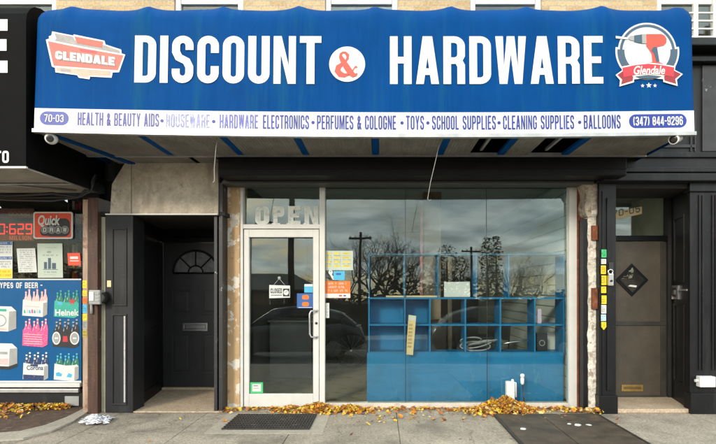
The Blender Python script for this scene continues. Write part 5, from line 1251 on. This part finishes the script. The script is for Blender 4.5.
g.flat([[(kx + .028 * math.cos(a), kz_ + .03 * math.sin(a)) for a in [2 * math.pi * i / 16 for i in range(16)]], [(kx + .008 * math.cos(a), kz_ + .014 + .008 * math.sin(a)) for a in [2 * math.pi * i / 10 for i in range(10)]]], plane_at(yd - .001)); g.flat([[(kx - .01, kz_ - .03), (kx + .03, kz_ - .10), (kx + .045, kz_ - .09), (kx + .03, kz_ - .07), (kx + .04, kz_ - .06), (kx + .012, kz_ - .02)]], plane_at(yd - .0012))
tag(g.build('key_decal', m_paper), 'white cut out key decal beside the sky blue sticker', 'sticker')
def oran(g, yd):
    for k, (a, b) in enumerate(((328.5, 337), (339, 346), (328.5, 338), (341, 346), (328.5, 336), (340, 346))):
        yy = 282.6 + (k // 2) * 3.5; scribble(g, a, b + 2, yy + .9, 2.1, yd - .0006, 5)
    rect(g, 325.2, 350.2, 293.6, 297.8, yd - .0006, 5); rect(g, 339, 342, 295, 296.4, yd - .001, 7); rect(g, 343.5, 346, 295, 296.4, yd - .001, 4)
sheet('orange_sign', 'orange sign with white lettering and white foot on the narrow window pane', 'sign', 325.2, 350.3, 281, 298, 'pane', m_orange, None, 0, None, oran)
sheet('narrow_label', 'narrow white upright label on the glass next to the door mullion', 'label', 325.6, 329.2, 303, 318, 'pane', m_paper, (4, 2))

# ------------------------------------------------------------------ on the pavement
GT = thing('floor_grate', 'dark rectangular steel floor grate set in front of the glass door', 'grate', (-1.22, -.68, 0))
x0, x1, y0, y1 = -1.70, -.755, -.99, -.39
g = MB(); g.box(x0, x1, y0, y1, .004, .010); g.build('pan', m_near_black, GT)
g = MB()
for k in range(31): xx = x0 + .014 + k * (x1 - x0 - .028) / 30; g.box(xx - .006, xx + .006, y0 + .0, y1, .010, .018)
for k in range(9): yy = y0 + .01 + k * (y1 - y0 - .02) / 8; g.box(x0, x1, yy - .009, yy + .009, .009, .0195)
gr_ = g.build('grid', m_grate, GT)
CH = thing('cellar_hatch', 'dark diamond plate cellar hatch with two leaves in the pavement', 'hatch', (1.98, -1.2, 0))
for a, b in ((1.385, 1.905), (1.915, 2.575)):
    g = MB(); g.box(a, b, -2.1, -.43, .004, .020, .003); lf = g.build('leaf', m_diamond, CH)
    g = MB(); g.box((a + b) / 2 - .05, (a + b) / 2 + .05, -1.92, -1.89, .020, .028, .003); lh = g.build('handle', m_grate, lf); lh.location = (0, 0, 0)
for q_ in ((1.35, 1.382, -2.13, -.40), (2.578, 2.61, -2.13, -.40), (1.382, 2.578, -.427, -.40)): g = MB(); g.box(*q_, 0, .022, .003); g.build('frame_bar', m_grate, CH)
# autumn leaves
leafmats = [M('leaf_gold', (.62, .36, .03), .6, .2, 20), M('leaf_amber', (.50, .20, .02), .6, .2, 20), M('leaf_brown', (.24, .10, .035), .7, .25, 20), M('leaf_pale', (.62, .48, .22), .6, .2, 20), M('leaf_yellow', (.70, .50, .05), .6, .2, 20), M('leaf_rust', (.38, .12, .02), .7, .2, 20)]
rl = random.Random(3)
def leaves(name, label_kind, samples, size=(.035, .065)):
    g = MB(); bm = g.bm
    for (x, y, z, steep) in samples:
        s = rl.choice((.02, .03, .04, .048, .056, .065, .08)) * rl.uniform(.65, .95); yaw = rl.uniform(0, 6.28); pit = rl.gauss(0, .35 + steep); rol = rl.gauss(0, .35 + steep)
        mt = Matrix.Translation((x, y, z + .006)) @ Matrix.Rotation(yaw, 4, 'Z') @ Matrix.Rotation(pit, 4, 'X') @ Matrix.Rotation(rol, 4, 'Y')
        c = rl.uniform(.1, .35) * s
        sh = [(-.5, 0, c * .6), (-.2, -.32, 0), (.15, -.36, c), (.55, 0, c * .8), (.18, .34, c * .9), (-.22, .30, .1 * c)]
        vs = [bm.verts.new(mt @ Vector((a * s, b * s, q))) for a, b, q in sh]; mid = bm.verts.new(mt @ Vector((0, 0, -c * .25)))
        mi = rl.choices(range(6), (4, 4, 5, 2, 3, 2.6))[0]
        for i in range(6):
            f = bm.faces.new((vs[i], vs[(i + 1) % 6], mid)); f.material_index = mi
    g.keep = True
    o = g.build(name, leafmats); o['kind'] = 'stuff'; return o
sm = []
def heap(cx, cy, rx, ry, h, n):
    for _ in range(n):
        a = rl.uniform(0, 6.283); r = abs(rl.gauss(0, .48))
        if r > 1.25: continue
        x = cx + rx * r * math.cos(a); y = min(cy + ry * r * math.sin(a), -.06 + rl.uniform(0, .01)); hh = h * max(0, 1 - r) ** 1.1
        sm.append((x, y, hh * rl.uniform(.55, 1.02), .25))
heap(px(505, -.2), -.24, .40, .20, .19, 1900); heap(px(492, -.2), -.23, .34, .17, .14, 900); heap(px(520, -.2), -.22, .26, .15, .10, 500)
heap(px(318, -.2), -.20, .36, .16, .10, 950); heap(px(350, -.2), -.2, .34, .15, .065, 500); heap(px(292, -.2), -.19, .26, .14, .055, 300)
for _ in range(520):
    x = rl.uniform(px(240, -.1), px(600, -.2)); d = abs(rl.gauss(0, .07)); sm.append((x, -.065 - d, .003 + rl.random() * .012, .05))
for _ in range(160): x = rl.uniform(px(565, -.25), px(600, -.25)); sm.append((x, -.27 - abs(rl.gauss(0, .04)), .02 + rl.random() * .03, .3))
for _ in range(60): sm.append((rl.uniform(px(222, -.2), px(240, -.1)), -.12 - abs(rl.gauss(0, .09)), .003 + rl.random() * .02, .1))
for _ in range(90): sm.append((rl.gauss(.1, 1.5), -.15 - abs(rl.gauss(0, .4)), .002, .0))
for _ in range(260): x = rl.uniform(px(270, -.1), px(600, -.2)); sm.append((x, -.1 - abs(rl.gauss(0, .16)), .003 + rl.random() * .01, .02))
leaves('fallen_leaves', '', [q for q in sm if not (-1.7 < q[0] < -.75 and q[1] < -.39) or rl.random() < .15])
sm2 = []
for _ in range(700):
    x = rl.uniform(px(-60, -.1), px(70, -.1)); t = (x - px(20, -.1)); sm2.append((x, -.06 - abs(rl.gauss(0, .14)) * (1.0 if x < px(45, 0) else .6), .014 + rl.random() * .05, .2))
for _ in range(90): sm2.append((rl.uniform(px(-60, -.1), px(50, -.1)), rl.uniform(-.75, -.2), .015, .05))
leaves('fallen_leaves', '', sm2)
# litter
LT = MB(); rn = random.Random(5); cxl, cyl = gp(97, 422); N_ = 26
def lz(u, v): return max(.004, .055 * math.exp(-((u - .4) ** 2 + (v - .6) ** 2) * 4.5) + .009 * math.sin(u * 11 + v * 6) + .008 * abs(math.sin(v * 13 - u * 8)) + .012)
gv = [[LT.bm.verts.new((cxl - .15 + .30 * i / N_ + .02 * math.sin(j * 1.7) - .08 * (j / N_ - .5), cyl - .16 + .30 * j / N_ + .025 * math.sin(i * 1.3), lz(i / N_, j / N_))) for j in range(N_ + 1)] for i in range(N_ + 1)]
for i in range(N_):
    for j in range(N_):
        if (i < 5 and j > N_ - 7) or (i > N_ - 7 and j < 4): continue
        LT.bm.faces.new((gv[i][j], gv[i + 1][j], gv[i + 1][j + 1], gv[i][j + 1])).smooth = True
m_news = M('printed_litter', (.70, .70, .72), .7, .06, 9, spots=((.14, .16, .42), 17, .60, .04, .8), spots2=((.45, .16, .2), 21, .67, .03, .7))
tag(LT.build('crumpled_paper', m_news), 'crumpled white printed paper with blue marks lying on the pavement by the post', 'litter')
ct = MB(); x0, x1 = px(506, -.12), px(517, -.12)
ct.prism([(x0, -.12, .0), (x1 - .01, -.13, .0), (x1 + .0, -.10, .0), (x0 + .015, -.07, .0)], (.004, .012, .27), 0)
CTN = thing('drink_carton', 'pale plastic jug standing in the big leaf heap against the blue panel', 'jug', (px(511, -.12), -.12, 0))
ct.bm.free()
g = MB(); jz = pz(381.5, -.12); g.box(px(506.3, -.12), px(514.5, -.12), -.14, -.065, 0.02, jz, .012); g.build('body', M('jug_plastic', (.66, .68, .64), .4, .12, 14, spots=((.45, .46, .42), 20, .6, .05, .6)), CTN)
g = MB(); g.tube([(px(513, -.12), -.10, jz - .01), (px(516, -.12), -.10, jz - .02), (px(516.3, -.12), -.10, jz - .2)], .012, 8); g.lathe([(.016, 0), (.016, .025), (.01, .028)], (px(513, -.12), -.10, jz - .004), (0, 0, 1), 12); g.build('handle', m_white_plastic, CTN)
SL = thing('garden_light', 'small white headed stake light leaning against the blue panel by the leaf heap', 'light', (px(524, -.1), -.1, 0))
g = MB(); g.tube([(px(524.5, -.1), -.12, .0), (px(523.5, -.1), -.05, pz(384, -.1))], .009, 8); g.build('stake', m_dark_plastic, SL)
g = MB(); g.lathe([(.012, 0), (.022, .02), (.024, .07), (.020, .10), (.028, .105), (.026, .13), (.008, .14)], (px(523.5, -.1), -.05, pz(385.5, -.1)), (0, 0, 1), 14); g.build('lamp_head', m_white_plastic, SL)
rg = random.Random(11)
for k, (a, b, s_) in enumerate(((523, 431, .045), (569, 426, .03), (578, 427, .05), (589, 427, .035))):
    x, y = gp(a, b); g = MB(); g.prism([(x + s_ * math.cos(t) * rg.uniform(.5, 1), y + s_ * math.sin(t) * rg.uniform(.5, 1), .021) for t in [2 * math.pi * i / 7 for i in range(7)]], (0, 0, .005))
    tag(g.build('paper_scrap', m_paper), ['tiny white paper scrap on the hatch nearest the leaf heap', 'tiny white paper scrap near the middle of the hatch', 'larger white paper scrap on the wide hatch leaf', 'tiny white paper scrap on the hatch nearest the second doorway'][k], 'litter')
for k, (a, b, s_) in enumerate(((270, 406, .10), (318, 409, .08), (362, 408, .09))):
    x, y = gp(a, b); g = MB(); g.prism([(x - s_, y, .02), (x + s_, y + .01, .03), (x + s_ * .8, y + .05, .07), (x - s_ * .9, y + .05, .06)], (0, .01, .003)); tag(g.build('paper_scrap', m_paper), ['white paper scrap in the leaves under the door hinge side', 'white paper scrap in the leaves under the door handle', 'white paper scrap in the leaves below the narrow pane'][k], 'litter')

# ------------------------------------------------------------------ the street behind, seen as reflections in the glass
def rx(p, d): return (p - VX) / FP * (6.1 + d)        # x of a thing d metres in front of the glass that mirrors at photo column p
rt = random.Random(21)
def bare_tree(x, y, h, label, seed, spread=.55):
    t_ = thing('bare_tree', label, 'tree', (x, y, -.1), 'trees across the street'); q = random.Random(seed)
    g = MB(); base = Vector((x, y, -.12)); th = h * .3
    g.tube([base, base + Vector((.05, 0, th * .5)), base + Vector((0, .05, th))], [h * .028, h * .022, h * .018], 9); g.build('trunk', m_bark, t_)
    g = MB()
    def br(p, d, L, r, n):
        mid = p + d * L * .5 + Vector((q.gauss(0, .06), q.gauss(0, .06), q.gauss(0, .03))) * L; e = p + d * L
        g.tube([p, mid, e], [r, r * .8, r * .6], 5 if n > 1 else 3, cap=False)
        if n == 0: return
        for _ in range(q.choice((2, 3, 3))):
            nd = (d + Vector((q.gauss(0, spread), q.gauss(0, spread), q.gauss(.12, .32)))).normalized(); br(e if q.random() < .6 else mid, nd, L * q.uniform(.62, .85), r * .58, n - 1)
    top = base + Vector((0, .05, th))
    for k in range(5): a = k * 1.257 + q.random(); br(top, Vector((math.cos(a) * .65, math.sin(a) * .65, .8)).normalized(), h * .23, h * .0105, 5)
    g.build('branches', m_bark, t_); return t_
for k, (p, d, h) in enumerate(((385, 29, 7.7), (372, 33, 8.2), (344, 27, 6.5), (405, 34, 7.6), (421, 37, 6.6), (452, 36, 7.2), (512, 34, 6.4), (531, 36, 6.2))):
    bare_tree(rx(p, d), -d, h, ['bare branched tree mirrored in the upper display window', 'bare tree mirrored beside the utility pole in the window', 'smaller bare tree mirrored above the price list', 'bare tree mirrored over the flat cream carton', 'bare tree mirrored behind the pink pole', 'bare tree mirrored between the brown leaved trees', 'bare tree mirrored over the pale slats past the evergreens', 'last bare tree mirrored over the pale slats by the window edge'][k], 40 + k)
def leafy_tree(x, y, h, w, label, seed, mat, name='leafy_tree'):
    t_ = thing(name, label, 'tree', (x, y, -.1), 'trees across the street'); q = random.Random(seed)
    g = MB(); g.tube([(x, y, -.12), (x + .05, y, h * .4), (x, y, h * .8)], [.14, .10, .04], 8); g.build('trunk', m_bark, t_)
    g = MB()
    for _ in range(900):
        u = q.random(); rr_ = w * math.sqrt(q.random()) * (math.sin(math.pi * (.12 + .8 * u)) ** .7) * q.uniform(.6, 1.1); a = q.uniform(0, 6.28)
        c = Vector((x + rr_ * math.cos(a), y + rr_ * math.sin(a), h * .22 + u * h * .78)); s = q.uniform(.04, .11)
        mt = Matrix.Translation(c) @ Matrix.Rotation(q.uniform(0, 6.28), 4, 'Z') @ Matrix.Rotation(q.uniform(0, 3), 4, 'X')
        g.poly([mt @ Vector(v) for v in ((-s, 0, 0), (0, -s * .6, 0), (s, 0, s * .2), (0, s * .6, 0))])
    g.keep = True; g.build('crown', mat, t_)
for k, (p, d, h, w, m_) in enumerate(((447, 27, 5.7, 1.2, m_leafdry), (438, 32, 5.6, 1.0, m_leafdry), (487, 25, 6.0, .6, m_leafdark), (496, 26, 6.2, .6, m_leafdark), (461, 34, 5.6, 1.3, m_leafdark))):
    leafy_tree(rx(p, d), -d, h, w, ['brown leaved tree mirrored over the white card', 'slimmer brown leaved tree mirrored beside the beige column', 'dark upright evergreen mirrored at the pane seam', 'second dark evergreen mirrored just past the pane seam', 'low dark tree mirrored behind the crossarm pole'][k], 60 + k, m_)
def pole(p, d, h, label, arm=True, r=.11):
    x, y = rx(p, d), -d
    t_ = thing('utility_pole', label, 'utility pole', (x, y, -.1), 'utility poles across the street')
    g = MB(); g.tube([(x, y, -.15), (x, y, h)], [r * 1.2, r * .8], 10); g.build('post', m_creosote, t_)
    if arm:
        g = MB(); g.box(x - .75, x + .75, y - .05, y + .05, h - .45, h - .33); g.build('crossarm', m_creosote, t_)
        for s_ in (-.65, -.35, .35, .65): g = MB(); g.lathe([(.03, 0), (.05, .04), (.03, .1), (.015, .12)], (x + s_, y, h - .33), (0, 0, 1), 8); g.build('insulator', m_white_plastic, t_)
    else:
        g = MB(); g.tube([(x - .1, y, h * .62), (x - .9, y - .02, h * .62 + .45), (x - 1.5, y, h * .62 + .5)], .05, 8); g.build('lamp_arm', m_creosote, t_)
        g = MB(); g.lathe([(.02, 0), (.12, -.05), (.16, -.18), (.05, -.22)], (x - 1.5, y, h * .62 + .5), (0, 0, 1), 10); g.build('lamp_head', m_grey_paint, t_)
    return t_
pole(472, 30, 6.0, 'crossarm utility pole mirrored over the blue shelves', True, .10)
pole(360, 26, 6.4, 'plain dark utility pole mirrored beside the bare trees', True, .10)
pole(291, 14.6, 7.4, 'thick utility pole with lamp arm mirrored in the glass door', False, .14)
g = MB()
for k in range(4):
    z = 6.6 + k * .32; g.tube([(-30 + 5 * i, -14.5, z + .02 * (5 * i - 30) * 0 + .0018 * (5 * i - 30) ** 2) for i in range(13)], .014, 5)
tag(g.build('overhead_wires', m_dark_plastic), 'sagging overhead wires crossing the sky mirrored in the glass', 'wires')
HS = thing('house', 'dull brick house with grey pitched roof mirrored in the glass door', 'house', (-7.5, -24, 0))
g = MB(); hx0, hx1 = -15, -1.2; g.box(hx0, -4.2, -31, -24, -.2, 2.4, .02); g.build('wall', m_brick_far, HS)
g = MB(); g.prism([(hx0 - .3, -23.6, 2.35), (-3.9, -23.6, 2.35), (-6.0, -27.5, 3.6), (hx0 - .3, -27.5, 3.6)], (0, 0, .1)); g.prism([(hx0 - .3, -31.4, 2.35), (-3.9, -31.4, 2.35), (-6.0, -27.5, 3.6), (hx0 - .3, -27.5, 3.6)], (0, 0, .1)); g.prism([(-3.9, -23.6, 2.35), (-3.9, -31.4, 2.35), (-6, -27.5, 3.6)], (0, 0, .1)); g.build('roof', m_roof_far, HS)
for xx in (-12.5, -9.5, -6.5):
    g = MB(); g.box(xx - .5, xx + .5, -24.0, -23.94, .9, 2.0, .01); wn_ = g.build('window', m_white_alu, HS)
    g = MB(); g.box(xx - .42, xx + .42, -23.935, -23.925, .98, 1.92); q_ = g.build('pane', m_carglass, wn_); q_.location = (0, 0, 0)
# wooded bank that closes the far side of the street
g = MB()
bx = [-90 + 3 * i for i in range(61)]
t0 = [g.bm.verts.new((x, -44, -.3)) for x in bx]; t1 = [g.bm.verts.new((x, -49, 2.6 + .5 * math.sin(x * .31) + .4 * math.sin(x * .83 + 1))) for x in bx]; t2 = [g.bm.verts.new((x, -75, 2.4)) for x in bx]
for i in range(60):
    g.bm.faces.new((t0[i], t0[i + 1], t1[i + 1], t1[i])); g.bm.faces.new((t1[i], t1[i + 1], t2[i + 1], t2[i]))
struct(g.build('hillside', m_leafdry))
g = MB(); q = random.Random(9)
for _ in range(20000):
    x = q.uniform(-70, 70); hgt = 3.9 + .8 * math.sin(x * .31) + .6 * math.sin(x * .83 + 1) + .4 * math.sin(x * 2.1); z = hgt * q.random() ** .85; y = -41 - q.uniform(0, 5); s = q.uniform(.12, .32)
    mt = Matrix.Translation((x, y, z - .2)) @ Matrix.Rotation(q.uniform(0, 6.28), 4, 'Z') @ Matrix.Rotation(q.uniform(0, 3), 4, 'X')
    g.poly([mt @ Vector(v) for v in ((-s, 0, 0), (0, -s * .6, 0), (s, 0, s * .2), (0, s * .6, 0))], q.randrange(2))
g.keep = True; o_ = g.build('far_wood', [m_leafdark, m_leafdry]); o_['kind'] = 'stuff'
FN = thing('board_fence', 'dark board fence along the far pavement mirrored behind the shelves', 'fence', (0, -19, 0))
g = MB()
for k in range(150): xx = -30 + k * .4; g.box(xx, xx + .385, -19.04, -19, -.2, 1.5 + rt.uniform(-.02, .02))
o_ = g.build('boards', m_creosote, FN); g = MB(); g.box(-30, 30, -18.99, -18.94, .3, .38); g.box(-30, 30, -18.99, -18.94, 1.1, 1.18); g.build('rail', m_creosote, FN)

def car(x, y, label, flip=1):
    t_ = thing('parked_car', label, 'car', (x, y, -.14), 'cars parked along the kerb'); z0 = -.14
    L = [(-2.2, .42, .62, .70), (-2.05, .30, .78, .82), (-1.3, .24, .90, .86), (-.9, .22, .95, .88), (.6, .22, .98, .88), (1.5, .24, 1.0, .87), (2.05, .30, .92, .82), (2.18, .45, .70, .72)]
    g = MB(); rows = []
    for u, lo, hi, w in L:
        prof_ = [(-w, lo + .1), (-w * 1.0, (lo + hi) / 2), (-w * .96, hi - .06), (-w * .85, hi), (w * .85, hi), (w * .96, hi - .06), (w, (lo + hi) / 2), (w, lo + .1), (w * .85, lo), (-w * .85, lo)]
        rows.append([g.bm.verts.new((x + u * flip, y + a, z0 + b)) for a, b in prof_])
    for a, b in zip(rows, rows[1:]):
        for k in range(10): g.bm.faces.new((a[k], b[k], b[(k + 1) % 10], a[(k + 1) % 10])).smooth = True
    g.bm.faces.new(rows[0]); g.bm.faces.new(rows[-1][::-1]); g.build('body', m_carpaint, t_)
    g = MB(); rows = []
    for u, h_, w in ((-1.05, .92, .80), (-.35, 1.40, .66), (.2, 1.47, .65), (.9, 1.45, .65), (1.55, 1.28, .66), (1.95, .98, .76)):
        rows.append([g.bm.verts.new((x + u * flip, y + a, z0 + b)) for a, b in ((-w - .04, .90), (-w, h_ - .05), (-w * .85, h_), (w * .85, h_), (w, h_ - .05), (w + .04, .90))])
    for i, (a, b) in enumerate(zip(rows, rows[1:])):
        for k in range(5):
            f = g.bm.faces.new((a[k], b[k], b[k + 1], a[k + 1])); f.smooth = True; f.material_index = 0 if (k in (1, 2, 3) and 0 < i < 4) else 1
    g.build('cabin', [m_carpaint, m_carglass], t_)
    for u in (-1.35, 1.35):
        for s_ in (-1, 1):
            c_ = (x + u * flip, y + s_ * .80, z0 + .32); g = MB(); g.lathe([(.20, -.10), (.30, -.10), (.32, -.06), (.32, .06), (.30, .10), (.20, .10)], c_, (0, 1, 0), 26); w_ = g.build('wheel', m_tire, t_)
            g = MB(); g.lathe([(.21, -.105), (.21, .105)], c_, (0, 1, 0), 20); r_ = g.build('rim', m_alu, w_); r_.location = (0, 0, 0)
    for s_ in (-.62, .62):
        g = MB(); g.box(x - 2.19 * flip - .02, x - 2.19 * flip + .06, y + s_ - .15, y + s_ + .15, z0 + .58, z0 + .70, .02); g.build('headlight', m_white_plastic, t_)
    return t_
car(-2.6, -7.6, 'dark parked hatchback mirrored in the glass door and narrow pane')
car(3.6, -7.5, 'dark parked hatchback mirrored low in the shelved window', -1)
